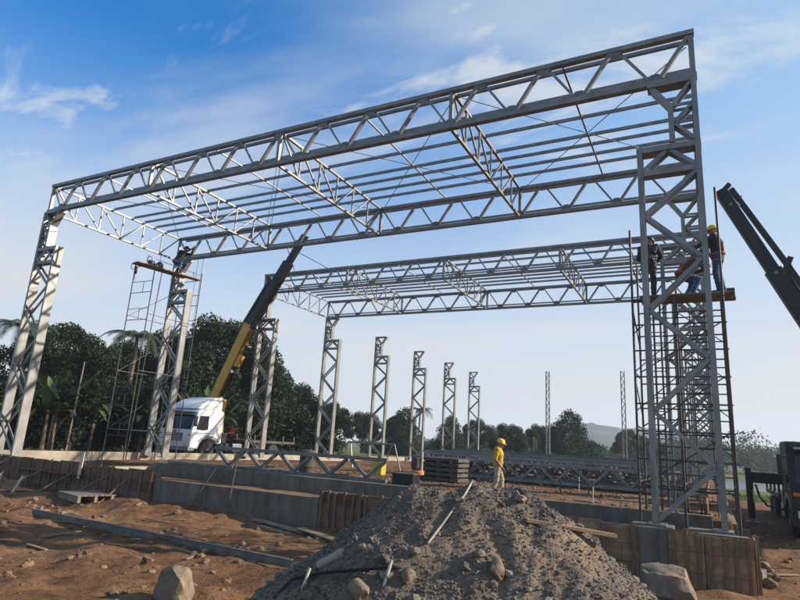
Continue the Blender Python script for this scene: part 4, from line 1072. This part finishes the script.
    if vest:
        st = [(j['shL'].lerp(sh, .35) + V((0, 0, .02)), j['hpL']), (j['shR'].lerp(sh, .35) + V((0, 0, .02)), j['hpR'])]
        mb = MB(); f2 = j.get('tfw', j['face']).normalized()
        for sgn in (1, -1):
            for a, b_ in st:
                off = f2 * .158 * sgn
                mb.path([a + V((0, 0, .055)), a + off * .75 + V((0, 0, -.02)), a.lerp(b_, .35) + off * 1.02, a.lerp(b_, .75) + off * .98, b_ + off * .8], .016, 6)
        ring = []
        sd2 = f2.cross(V((0, 0, 1))).normalized()
        for k in range(17):
            t_ = 2 * math.pi * k / 16; ring.append(j['pel'] + V((0, 0, .04)) + sd2 * .165 * math.cos(t_) + f2 * .162 * math.sin(t_))
        mb.path(ring, .02, 6)
        for s in 'LR':
            q = j['hp' + s].lerp(j['kn' + s], .3); rg = [q + sd2 * .105 * math.cos(2 * math.pi * k / 12) + f2 * .105 * math.sin(2 * math.pi * k / 12) for k in range(13)]; mb.path(rg, .014, 6)
        mb.build('harness', vest, r, smooth=True)
    tag(r, label, 'person'); return r

# man in yellow behind the heap, walking to the right, head turned down
zy = gz(22.3, 2.0)
person((22.28, 2.0, zy - .02), -75, dict(hed=(.0, .075, 1.545), nek=(0, .03, 1.42), che=(0, .02, 1.24), face=(.25, 1, -.28), elL=(-.25, -.10, 1.10), wrL=(-.22, .02, .85), elR=(.24, -.06, 1.10), wrR=(.20, .12, .88),
        knL=(-.1, .12, .50), anL=(-.1, .10, .09), knR=(.1, -.02, .50), anR=(.1, -.2, .10)), M['yshirt'], M['khaki'],
       'man in yellow shirt, yellow helmet and khaki trousers behind the gravel heap', 1.0, M['hat'])
# right platform
person((28.42, 1.15, RZ), 88, dict(hed=(0, .06, 1.56), face=(0, 1, -.1), shL=(-.18, .06, 1.38), shR=(.18, .06, 1.38), elL=(-.22, .28, 1.22), wrL=(-.14, .48, 1.12), elR=(.22, .26, 1.20), wrR=(.12, .46, 1.05),
        knL=(-.1, .06, .5), anL=(-.1, .0, .09), knR=(.1, .0, .5), anR=(.12, -.08, .09)), M['darkcl'], M['jeans'],
       'worker in yellow helmet and orange harness standing outside the tower column', .1 + 1.0, M['hat'], True, M['orange'])
person((26.74, 1.25, RZ), -12, dict(hed=(0, .10, 1.53), nek=(0, .05, 1.42), face=(.2, 1, -.5), shL=(-.19, .05, 1.37), shR=(.19, .05, 1.37), elL=(-.27, .12, 1.12), wrL=(-.12, .34, 1.08), elR=(.27, .14, 1.14), wrR=(.14, .36, 1.1)),
       M['darkcl'], M['darkcl'], 'worker in all dark clothes standing at the inner leg of the tower column', 1.08, M['black'], True, M['brshirt'])
person((27.72, 1.35, RZ), -60, dict(pel=(0, -.20, .60), che=(0, .0, .86), nek=(0, .14, 1.01), hed=(0, .22, 1.12), face=(0, 1, -.25), shL=(-.18, .09, .98), shR=(.18, .09, .98), elL=(-.26, .28, .80), wrL=(-.14, .50, .84), elR=(.26, .28, .78), wrR=(.14, .50, .88),
        hpL=(-.1, -.20, .58), knL=(-.14, .20, .50), anL=(-.13, -.02, .09), hpR=(.1, -.20, .58), knR=(.15, .20, .50), anR=(.14, .0, .09)),
       M['brshirt'], M['brjeans'], 'worker in reddish shirt and blue jeans crouching on the right platform', 1.0, M['black'], True, M['orange'])
# left scaffold worker, crouched under the truss end
person((1.22, 7.15, PZ + .056), -80, dict(pel=(0, -.20, .62), che=(0, .02, .92), nek=(0, .20, 1.07), hed=(0, .29, 1.18), face=(0, 1, .1), shL=(-.19, .13, 1.04), shR=(.19, .13, 1.04), elL=(-.24, .40, 1.02), wrL=(-.14, .54, 1.24), elR=(.24, .40, .96), wrR=(.14, .60, 1.12),
        hpL=(-.1, -.20, .60), knL=(-.15, .20, .50), anL=(-.14, -.02, .09), hpR=(.1, -.20, .60), knR=(.15, .22, .48), anR=(.14, .02, .09)),
       M['darkcl'], M['brjeans'], 'worker in dark jacket and blue jeans crouching on the left scaffold plank', 1.25, M['black'], True)
# operator beside the crane truck
person((-.95, 15.6, gz(-1, 15.6) + .42), 150, dict(elL=(-.25, .10, 1.14), wrL=(-.16, .32, 1.08), elR=(.25, .10, 1.14), wrR=(.16, .32, 1.08), face=(0, 1, -.2)),
       M['orange'], M['darkcl'], 'crane operator in orange jacket standing behind the white cab', 1.12, None, True)
o = MB().box((-.55, -.5, 0), (.55, .5, .40)).build('step_platform', M['dusty'], bevel=.02, loc=(-.92, 15.6, gz(-1, 15.6) + .01)); tag(o, 'dark low step platform under the crane operator beside the truck', 'platform')

# ------------------------------------------------------------------ vegetation
def leaf_cloud(clumps, n, ls, rnd, flat=.0):
    vs = []; fs = []
    tot = sum(c[1] ** 2 for c in clumps)
    for c, rr in clumps:
        for _ in range(int(n * rr * rr / tot)):
            d = V((rnd.gauss(0, 1), rnd.gauss(0, 1), rnd.gauss(0, .8))).normalized() * rr * rnd.random() ** .45
            p = V(c) + d
            a = V((rnd.gauss(0, 1), rnd.gauss(0, 1), rnd.gauss(0, .6) - flat)).normalized(); b_ = a.orthogonal().normalized()
            b_ = (Matrix.Rotation(rnd.uniform(0, 6.28), 3, a) @ b_)
            c_ = a.cross(b_); s = ls * rnd.uniform(.6, 1.3); k = len(vs)
            vs += [tuple(p - b_ * s), tuple(p + c_ * s * .42 + a * s * .1), tuple(p + b_ * s), tuple(p - c_ * s * .42 + a * s * .1)]
            fs.append((k, k + 1, k + 2, k + 3))
    return vs, fs
def mesh_obj(name, vs, fs, m, parent):
    me = bpy.data.meshes.new(name); me.from_pydata(vs, [], fs); me.materials.append(m)
    o = bpy.data.objects.new(name, me); COL.objects.link(o); o.parent = parent; return o
def broadleaf(seed, h, rad, m, n=6500, ls=.26, low=.35, name='broadleaf_tree', ncl=40):
    rnd = random.Random(seed); r = empty(name)
    tr = MB(); th = h * (low + .12)
    lean = V((rnd.uniform(-.08, .08), rnd.uniform(-.08, .08), 1))
    pts = [lean * th * k / 5 + V((rnd.uniform(-.1, .1), rnd.uniform(-.1, .1), 0)) * (k > 0) for k in range(6)]
    tr.path(pts, [h * .028 * (1 - .09 * k) for k in range(6)], 9)
    clumps = []
    for k in range(ncl):
        t_ = rnd.random(); a = rnd.uniform(0, 6.28); ph = math.acos(rnd.uniform(-.35, 1))
        rr = rad * rnd.uniform(.62, 1.0)
        c = V((math.cos(a) * math.sin(ph) * rr * 1.12, math.sin(a) * math.sin(ph) * rr * 1.12, h * low + (h * (1 - low)) * .42 + math.cos(ph) * h * (1 - low) * .48))
        cr = rad * rnd.uniform(.13, .33)
        clumps.append((c, cr))
        if k % 2 == 0:
            s = pts[rnd.randint(3, 5)]; mid = s.lerp(c, .5) + V((0, 0, -.12 * rad))
            tr.path([s, mid, c], [h * .012, h * .008, h * .004], 6)
    clumps.append((V((0, 0, h * .62)), rad * .5))
    tr.build('trunk', M['bark'], r, smooth=True)
    vs, fs = leaf_cloud(clumps, n, ls, rnd); mesh_obj('crown', vs, fs, m, r)
    return r
def conifer(seed, h, rad, n=5200):
    rnd = random.Random(seed); r = empty('conifer_tree'); tr = MB()
    tr.path([(0, 0, 0), (.05, 0, h * .5), (0, 0, h * .97)], [h * .022, h * .014, h * .003], 8); clumps = []
    for k in range(46):
        t_ = k / 46; z = h * (.10 + .88 * t_); a = k * 2.4 + rnd.uniform(-.4, .4); rr = rad * (1 - t_) ** .5 * rnd.uniform(.55, 1.05)
        c = V((math.cos(a) * rr * .8, math.sin(a) * rr * .8, z - rr * .12)); clumps.append((c, rad * (.16 + .18 * (1 - t_))))
        if k % 3 == 0: tr.path([(0, 0, z), tuple(c)], [h * .007, h * .003], 5)
    tr.build('trunk', M['bark'], r, smooth=True)
    vs, fs = leaf_cloud(clumps, n, .16, rnd); mesh_obj('crown', vs, fs, M['leaf_con'], r); return r
def frond(vs, fs, base, a, L, droop, w, rnd, nseg=8, leaflets=True):
    d = V((math.cos(a), math.sin(a), 0)); side = V((-d.y, d.x, 0)); pr = []
    for k in range(nseg + 1):
        t_ = k / nseg; pr.append(base + d * L * (t_ * (1 - .18 * t_)) + V((0, 0, L * (.55 * t_ - droop * t_ * t_))))
    if leaflets:
        for k in range(1, nseg * 3 + 1):
            t_ = k / (nseg * 3); f = t_ * nseg; i = min(int(f), nseg - 1); p = pr[i].lerp(pr[i + 1], f - i); dd = (pr[i + 1] - pr[i]).normalized()
            ll = w * (1.1 - .7 * abs(t_ - .35))
            for s in (-1, 1):
                q = p + side * s * ll + dd * ll * .45 + V((0, 0, -ll * .45)); n0 = len(vs); e = dd * .035 * L * .5
                vs += [tuple(p - e), tuple(p + e), tuple(q)]; fs.append((n0, n0 + 1, n0 + 2))
    else:
        n0 = len(vs)
        for k in range(nseg + 1):
            t_ = k / nseg; ww = w * math.sin(math.pi * min(1, t_ * .93 + .07)) ** .6 * (1 - .15 * rnd.random())
            vs += [tuple(pr[k] - side * ww + V((0, 0, ww * .35))), tuple(pr[k]), tuple(pr[k] + side * ww + V((0, 0, ww * .35)))]
        for k in range(nseg):
            b0 = n0 + k * 3; fs += [(b0, b0 + 1, b0 + 4, b0 + 3), (b0 + 1, b0 + 2, b0 + 5, b0 + 4)]
def palm(seed, h, L=2.2):
    rnd = random.Random(seed); r = empty('palm_tree')
    MB().path([(0, 0, 0), (.15, 0, h * .4), (.1, .1, h * .8), (.2, .1, h)], [.2, .15, .13, .11], 9).build('trunk', M['bark'], r, smooth=True)
    vs, fs = [], []
    for k in range(20): frond(vs, fs, V((.2, .1, h)), k * 2.4 + rnd.uniform(-.2, .2), L * rnd.uniform(.8, 1.1), rnd.uniform(.45, 1.15), .42, rnd)
    mesh_obj('crown', vs, fs, M['leaf_pl'], r); return r
def banana(seed, h):
    rnd = random.Random(seed); r = empty('banana_plant'); vs, fs = [], []; st = MB()
    for q in range(3):
        b0 = V((rnd.uniform(-.7, .7), rnd.uniform(-.7, .7), 0)); hh = h * rnd.uniform(.42, .62)
        st.path([b0, b0 + V((.05, 0, hh))], [.14, .07], 8)
        for k in range(9): frond(vs, fs, b0 + V((.05, 0, hh * rnd.uniform(.85, 1))), k * 2.4 + rnd.uniform(-.3, .3), h * rnd.uniform(.42, .60), rnd.uniform(-.25, .85), .26, rnd, 7, False)
    st.build('stem', M['bark'], r, smooth=True); mesh_obj('leaf_crown', vs, fs, M['leaf_ban'], r); return r
def bare(seed, h):
    rnd = random.Random(seed); r = empty('bare_tree'); tr = MB(); tw = MB()
    def grow(mb, p, d, L, rr, lv):
        q = p + d * L; mb.path([p, p.lerp(q, .5) + V((rnd.uniform(-.04, .04) * L,) * 3), q], [rr, rr * .8, rr * .6], 5)
        if lv == 0: return
        for _ in range(3 if lv > 1 else 4):
            nd = (d + V((rnd.gauss(0, .42), rnd.gauss(0, .42), rnd.gauss(.12, .25)))).normalized(); grow(tw if lv < 4 else tr, q, nd, L * rnd.uniform(.62, .82), rr * .58, lv - 1)
    grow(tr, V((0, 0, 0)), V((0, 0, 1)), h * .26, h * .018, 4)
    tr.build('trunk', M['twig'], r); tw.build('twigs', M['twig'], r); return r
def shrub(seed, h, rad, m, n=3000, ls=.2):
    rnd = random.Random(seed); r = empty('bush'); cl = [(V((rnd.uniform(-rad, rad) * .7, rnd.uniform(-rad, rad) * .7, h * rnd.uniform(.2, .78))), rad * rnd.uniform(.3, .5)) for _ in range(12)]
    st = MB()
    for k in range(5): st.path([(0, 0, 0), tuple(cl[k][0])], [.05, .02], 5)
    st.build('stems', M['bark'], r); vs, fs = leaf_cloud(cl, n, ls, rnd); mesh_obj('foliage', vs, fs, m, r); return r

CAM = V((27.928, -15.435, 1.433))
def at(dirx, diry, dist): return (CAM.x + dirx * dist, CAM.y + diry * dist)
def put(o, x, y, s, rz, label, cat, group, base=None):
    z = gz(x, y) - .05 if base is None else base
    o.location = (x, y, z); o.scale = (s, s, s); o.rotation_euler = (0, 0, rz); tag(o, label, cat, group)

GF = 'trees of the dark wood on the left'
T = {}
def place(key, maker, x, y, s, label, cat, group, rz=None):
    o = copy_tree(T[key]) if key in T else maker()
    T.setdefault(key, o)
    put(o, x, y, s, random.uniform(0, 6.28) if rz is None else rz, label, cat, group)
mk = {'A': lambda: broadleaf(11, 10, 4.2, M['leaf_dk'], 26000, .15, .30), 'B': lambda: broadleaf(12, 10, 4.6, M['leaf_dk'], 28000, .15, .22, ncl=34),
      'C': lambda: broadleaf(13, 10, 3.6, M['leaf_md'], 20000, .15, .28), 'S': lambda: shrub(14, 3.4, 2.6, M['leaf_dk'], 9000, .12),
      'N': lambda: conifer(15, 8.5, 4.4, 13000), 'P': lambda: palm(16, 7.5, 2.6), 'K': lambda: banana(17, 4.6), 'K2': lambda: banana(18, 5.2), 'U': lambda: shrub(19, 3.0, 3.0, M['leaf_md'], 7000, .13)}
trees = [
 ('P', -17.5, 9.5, 1.15, 'palm with drooping fronds at the far left edge, behind the left column', 'palm'),
 ('A', -22.5, 15.8, 1.02, 'round-topped dark tree just right of the leftmost column', 'tree'),
 ('A', -29, 10.5, .86, 'dark tree at the far left edge behind the palm', 'tree'),
 ('C', -22.5, 22.5, .98, 'loose mid-green tree behind the left scaffold', 'tree'),
 ('B', -20.5, 26.5, 1.14, 'dense dark tree between the scaffold and the white cab', 'tree'),
 ('B', -15.2, 28.5, 1.30, 'largest dark tree, rising behind the white truck cab', 'tree'),
 ('A', -13.4, 30.2, 1.02, 'dark tree behind the crane boom, right part of the wood', 'tree'),
 ('B', -12.2, 36.5, .74, 'dark tree with ragged edge at the right end of the left wood', 'tree'),
 ('C', -12.5, 45, .62, 'smaller mid-green tree beside the right end of the left wood', 'tree'),
 ('P', -14.6, 17.4, 1.22, 'tall palm rising over the wood behind the left scaffold', 'palm'),
 ('C', -30, 24, .95, 'mid-green tree deep in the left wood, behind the round-topped one', 'tree')]
for k, x, y, s, lb, c in trees: place(k, mk[k], x, y, s, lb, c, GF)
bn = [(-8.6, 4.6), (-8.0, 7.4), (-8.6, 9.9), (-7.4, 12.6), (-7.9, 15.4), (-7.0, 18.6), (-7.6, 2.4), (-12.2, 8.6)]
bl = ['at the far left below the palm', 'just right of the leftmost column', 'behind the leaning pole', 'left of the scaffold foot', 'behind the left scaffold', 'nearest the white cab', 'lowest, at the left edge of the photo', 'in the back row below the round-topped tree']
for i, (x, y) in enumerate(bn): place('K' if i % 2 else 'K2', mk['K' if i % 2 else 'K2'], x, y, 1.0 + .07 * (i % 3), 'banana plant with broad ragged leaves ' + bl[i], 'banana plant', 'banana plants along the left wood')
for i, (x, y) in enumerate([(-13.5, 3.2), (-15.5, 9.6), (-16, 13.2), (-16, 17.5), (-14.5, 20.5), (-12.5, 23.5), (-10.5, 26.5), (-8, 28.5), (-17.5, 6.2), (-5.0, 31.0), (-18, 22), (-16, 25.5), (-10.2, 7.2), (-10.0, 10.4), (-9.6, 14.0), (-9.4, 18.2), (-9.2, 21.5), (-9.0, 25.0), (-10.5, 2.0)]):
    place('S', mk['S'], x, y, 1.3 + .12 * (i % 3), 'dark bush in the unbroken undergrowth of the left wood', 'bush', 'dark undergrowth bushes of the left wood')
o = MB().tube((0, 0, -.1), (.35, -.1, 5.4), .06, 8, .045).build('wooden_pole', M['twig'], loc=(-6.6, 7.6, gz(-6.6, 7.6))); tag(o, 'thin leaning wooden pole before the banana plants on the left', 'pole')

GM = 'trees beyond the free-standing columns'
mid = [('C', -30, 68, 0.84, 'low tree left of the first free-standing column, in the far tree line', 'tree'), ('B', -22, 68, 0.70, 'low dark tree behind the column that carries the rearmost truss', 'tree'),
 ('C', -18.5, 74, 0.74, 'low tree between the rearmost truss column and the yellow container column', 'tree'), ('N', -15.0, 69, 0.94, 'pointed tree directly left of the palm', 'tree'), ('P', -11.0, 66, 1.00, 'small palm against the sky between two free-standing columns', 'palm'),
 ('N', -7.4, 70, 0.84, 'pointed tree directly right of the small palm', 'tree'), ('C', -4.5, 74, 0.70, 'low loose tree between the last two free-standing columns', 'tree'), ('B', -.8, 78, 0.68, 'low dark tree behind the last free-standing column', 'tree'),
 ('C', 1.5, 88, 0.74, 'hazy low tree left of the bare tree', 'tree'), ('N', 9.3, 77, 1.08, 'broad dark conifer behind the slim end-wall post', 'tree'), ('N', 6.9, 76, 0.78, 'small dark conifer on the left of the broad one', 'tree'), ('N', 12.0, 80, 0.68, 'small dark conifer on the right of the broad one', 'tree'),
 ('C', 14.2, 108, 0.81, 'hazy round tree before the hill, right of the conifer', 'tree'), ('C', 18.0, 112, 0.68, 'hazy low tree left of the right scaffold', 'tree')]
for k, x, y, s, lb, c in mid: place(k, mk[k], x, y, s, lb, c, GM)
o = bare(31, 6.6); put(o, 2.6, 80, 1.0, .4, 'bare leafless tree right behind the man in yellow', 'tree', GM)
for i, (x, y) in enumerate([(-26, 64), (-19, 66), (-11.5, 66), (-6, 70), (1, 72), (7, 70), (13, 78), (20, 86), (-31, 62)]):
    place('U', mk['U'], x, y, .70 + .16 * (i % 4), 'scrubby green bush in the hedge beyond the far end of the site', 'bush', 'bushes of the hedge beyond the site')
# far woods: masses nobody could count
def wood(name, x0, x1, y0, y1, h0, h1, n, m, label, seed):
    rnd = random.Random(seed); vs, fs = [], []
    for _ in range(n):
        x = rnd.uniform(x0, x1); y = rnd.uniform(y0, y1); h = rnd.uniform(h0, h1) * (1 + .3 * noise.noise(V((x * .03, y * .03, seed))))
        z0 = gz(x, y); rr = h * rnd.uniform(.3, .45)
        cl = [(V((x + rnd.uniform(-rr, rr) * .7, y + rnd.uniform(-rr, rr) * .7, z0 + h * rnd.uniform(.15, .80))), rr * rnd.uniform(.45, .7)) for _ in range(8)]
        a, b_ = leaf_cloud(cl, 420, .42, rnd); k = len(vs); vs += a; fs += [tuple(k + i for i in f) for f in b_]
    me = bpy.data.meshes.new(name); me.from_pydata(vs, [], fs); me.materials.append(m); o = bpy.data.objects.new(name, me); COL.objects.link(o); tag(o, label, 'wood', kind='stuff')
wood('far_wood', -70, 20, 170, 230, 4, 7.5, 110, M['leaf_md'], 'hazy far-off wood beyond the site, left of the scaffold tower', 41)
wood('far_wood', 15, 130, 165, 235, 8, 12, 200, M['leaf_md'], 'hazy far-off wood beyond the lake on the right', 42)
def grass_tufts():
    rnd = random.Random(51); vs, fs = [], []
    for _ in range(9000):
        if rnd.random() < .85: x = rnd.uniform(29.2, 44); y = rnd.uniform(28, 46)
        else: x = rnd.uniform(-16, -6.5); y = rnd.uniform(1, 30)
        z = gz(x, y); k = len(vs); a = rnd.uniform(0, 6.28); h = rnd.uniform(.08, .24); w = .05
        vs += [(x - w * math.cos(a), y - w * math.sin(a), z - .02), (x + w * math.cos(a), y + w * math.sin(a), z - .02), (x + rnd.uniform(-.12, .12), y + rnd.uniform(-.12, .12), z + h)]; fs.append((k, k + 1, k + 2))
    me = bpy.data.meshes.new('grass'); me.from_pydata(vs, [], fs); me.materials.append(M['grass']); o = bpy.data.objects.new('grass', me); COL.objects.link(o); tag(o, 'rough green grass beside the lake and the left wood', 'grass', kind='stuff')
grass_tufts()

# ------------------------------------------------------------------ air
hz = MB().box((-560, -70, -8), (760, 1240, 75)).build('haze', M['white'])
hm = bpy.data.materials.new('haze_air'); hm.use_nodes = True; t = NT(hm); t.n.remove(t.n['Principled BSDF'])
pv = t.new('ShaderNodeVolumePrincipled'); pv.inputs['Color'].default_value = (.80, .90, 1.0, 1); pv.inputs['Density'].default_value = .00042; pv.inputs['Anisotropy'].default_value = .2
t.link(pv.outputs['Volume'], t.n['Material Output'].inputs['Volume'])
hz.data.materials.clear(); hz.data.materials.append(hm); tag(hz, 'thin pale haze over the far trees and hills', 'haze', kind='stuff')

# ------------------------------------------------------------------ light and sky
sd_ = V((math.sin(R(SUN_AZ)) * math.cos(R(SUN_EL)), math.cos(R(SUN_AZ)) * math.cos(R(SUN_EL)), math.sin(R(SUN_EL))))
sl = bpy.data.lights.new('sun', 'SUN'); sl.energy = 4.4; sl.angle = R(.53); sl.color = (1, .90, .76)
so = bpy.data.objects.new('sun', sl); so.rotation_euler = (-sd_).to_track_quat('-Z', 'Y').to_euler(); COL.objects.link(so)
w_ = bpy.data.worlds.new('World'); sc.world = w_; w_.use_nodes = True; t = NT(w_)
bg = t.n['Background']; bg.inputs['Strength'].default_value = .06
sky = t.new('ShaderNodeTexSky', sky_type='NISHITA'); sky.sun_disc = False; sky.sun_elevation = R(SUN_EL); sky.sun_rotation = R(SUN_AZ)
sky.air_density = 1.0; sky.dust_density = .5; sky.ozone_density = 4.0
hs_ = t.new('ShaderNodeHueSaturation'); hs_.inputs['Saturation'].default_value = 1.35; hs_.inputs['Value'].default_value = 1.95; t.link(sky.outputs['Color'], hs_.inputs['Color'])
tc = t.new('ShaderNodeTexCoord'); sp = t.new('ShaderNodeSeparateXYZ'); t.link(tc.outputs['Generated'], sp.inputs[0])
def mth(op, a, b_, clamp=False):
    x = t.new('ShaderNodeMath', operation=op); x.use_clamp = clamp
    for k, q in enumerate((a, b_)):
        if isinstance(q, (int, float)): x.inputs[k].default_value = q
        else: t.link(q, x.inputs[k])
    return x.outputs[0]
zz = mth('ADD', mth('MAXIMUM', sp.outputs[2], 0.0), .16)
cx = t.new('ShaderNodeCombineXYZ'); t.link(mth('DIVIDE', sp.outputs[0], zz), cx.inputs[0]); t.link(mth('DIVIDE', sp.outputs[1], zz), cx.inputs[1])
mp = t.new('ShaderNodeMapping'); mp.inputs['Rotation'].default_value = (0, 0, R(35)); mp.inputs['Scale'].default_value = (.55, 1.25, 1); mp.inputs['Location'].default_value = (9.1, 6.4, 0); t.link(cx.outputs[0], mp.inputs['Vector'])
n1 = t.new('ShaderNodeTexNoise'); n1.inputs['Scale'].default_value = .95; n1.inputs['Detail'].default_value = 9; n1.inputs['Roughness'].default_value = .55; n1.inputs['Distortion'].default_value = .55; t.link(mp.outputs[0], n1.inputs['Vector'])
cr = t.new('ShaderNodeMapRange'); cr.interpolation_type = 'SMOOTHSTEP'; cr.inputs['From Min'].default_value = .45; cr.inputs['From Max'].default_value = .68; t.link(n1.outputs['Fac'], cr.inputs['Value'])
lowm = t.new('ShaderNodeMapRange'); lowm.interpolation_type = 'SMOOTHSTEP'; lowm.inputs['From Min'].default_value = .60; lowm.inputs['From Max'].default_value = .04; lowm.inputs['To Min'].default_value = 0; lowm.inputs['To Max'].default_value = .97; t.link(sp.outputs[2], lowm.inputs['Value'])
bk = t.new('ShaderNodeMapRange'); bk.inputs['From Min'].default_value = -.6; bk.inputs['From Max'].default_value = .35; bk.inputs['To Min'].default_value = .35; t.link(sp.outputs[1], bk.inputs['Value'])  # weakens horizon whitening in the unseen sky behind the camera, cutting front fill
n2 = t.new('ShaderNodeTexNoise'); n2.inputs['Scale'].default_value = 3.4; n2.inputs['Detail'].default_value = 8; n2.inputs['Roughness'].default_value = .6; n2.inputs['Distortion'].default_value = .4; t.link(mp.outputs[0], n2.inputs['Vector'])
pf = t.new('ShaderNodeMapRange'); pf.interpolation_type = 'SMOOTHSTEP'; pf.inputs['From Min'].default_value = .51; pf.inputs['From Max'].default_value = .68; t.link(n2.outputs['Fac'], pf.inputs['Value'])
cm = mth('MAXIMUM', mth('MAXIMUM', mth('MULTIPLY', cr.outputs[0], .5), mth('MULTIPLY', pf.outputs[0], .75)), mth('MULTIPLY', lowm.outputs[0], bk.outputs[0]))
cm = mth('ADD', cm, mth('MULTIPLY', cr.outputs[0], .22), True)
dt = t.new('ShaderNodeVectorMath', operation='DOT_PRODUCT'); t.link(tc.outputs['Generated'], dt.inputs[0]); dt.inputs[1].default_value = tuple(sd_)
au = t.new('ShaderNodeMapRange'); au.interpolation_type = 'SMOOTHSTEP'; au.inputs['From Min'].default_value = -.1; au.inputs['From Max'].default_value = .95; au.inputs['To Max'].default_value = .85; t.link(dt.outputs['Value'], au.inputs['Value'])
ma = t.new('ShaderNodeMix', data_type='RGBA'); t.link(au.outputs[0], ma.inputs[0]); t.link(hs_.outputs['Color'], ma.inputs[6]); ma.inputs[7].default_value = (3.6, 5.2, 6.9, 1)
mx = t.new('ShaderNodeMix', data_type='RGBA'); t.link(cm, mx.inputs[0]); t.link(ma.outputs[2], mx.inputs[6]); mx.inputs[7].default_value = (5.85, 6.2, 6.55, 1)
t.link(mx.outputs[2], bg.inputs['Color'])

# ------------------------------------------------------------------ camera
yaw, pitch, roll, f = -.49, .242, .0603, 581.19
cy, sy = math.cos(yaw), math.sin(yaw)
fwd = V((sy * math.cos(pitch), cy * math.cos(pitch), math.sin(pitch))); rt = V((cy, -sy, 0)); upv = rt.cross(fwd)
c, s = math.cos(roll), math.sin(roll); r2 = rt * c + upv * s; u2 = -rt * s + upv * c
cd = bpy.data.cameras.new('camera'); cd.sensor_width = 36; cd.lens = f / 800 * 36; cd.clip_end = 5000; cd.clip_start = .1
co = bpy.data.objects.new('camera', cd); COL.objects.link(co)
co.matrix_world = Matrix(((r2.x, u2.x, -fwd.x, CAM.x), (r2.y, u2.y, -fwd.y, CAM.y), (r2.z, u2.z, -fwd.z, CAM.z), (0, 0, 0, 1)))
sc.camera = co
sc.view_settings.view_transform = 'Standard'; sc.view_settings.look = 'None'; sc.view_settings.gamma = 1; sc.view_settings.use_curve_mapping = False
sc.view_settings.exposure = 1.0
sc.cycles.volume_bounces = 0; sc.cycles.max_bounces = 6; sc.cycles.transparent_max_bounces = 8
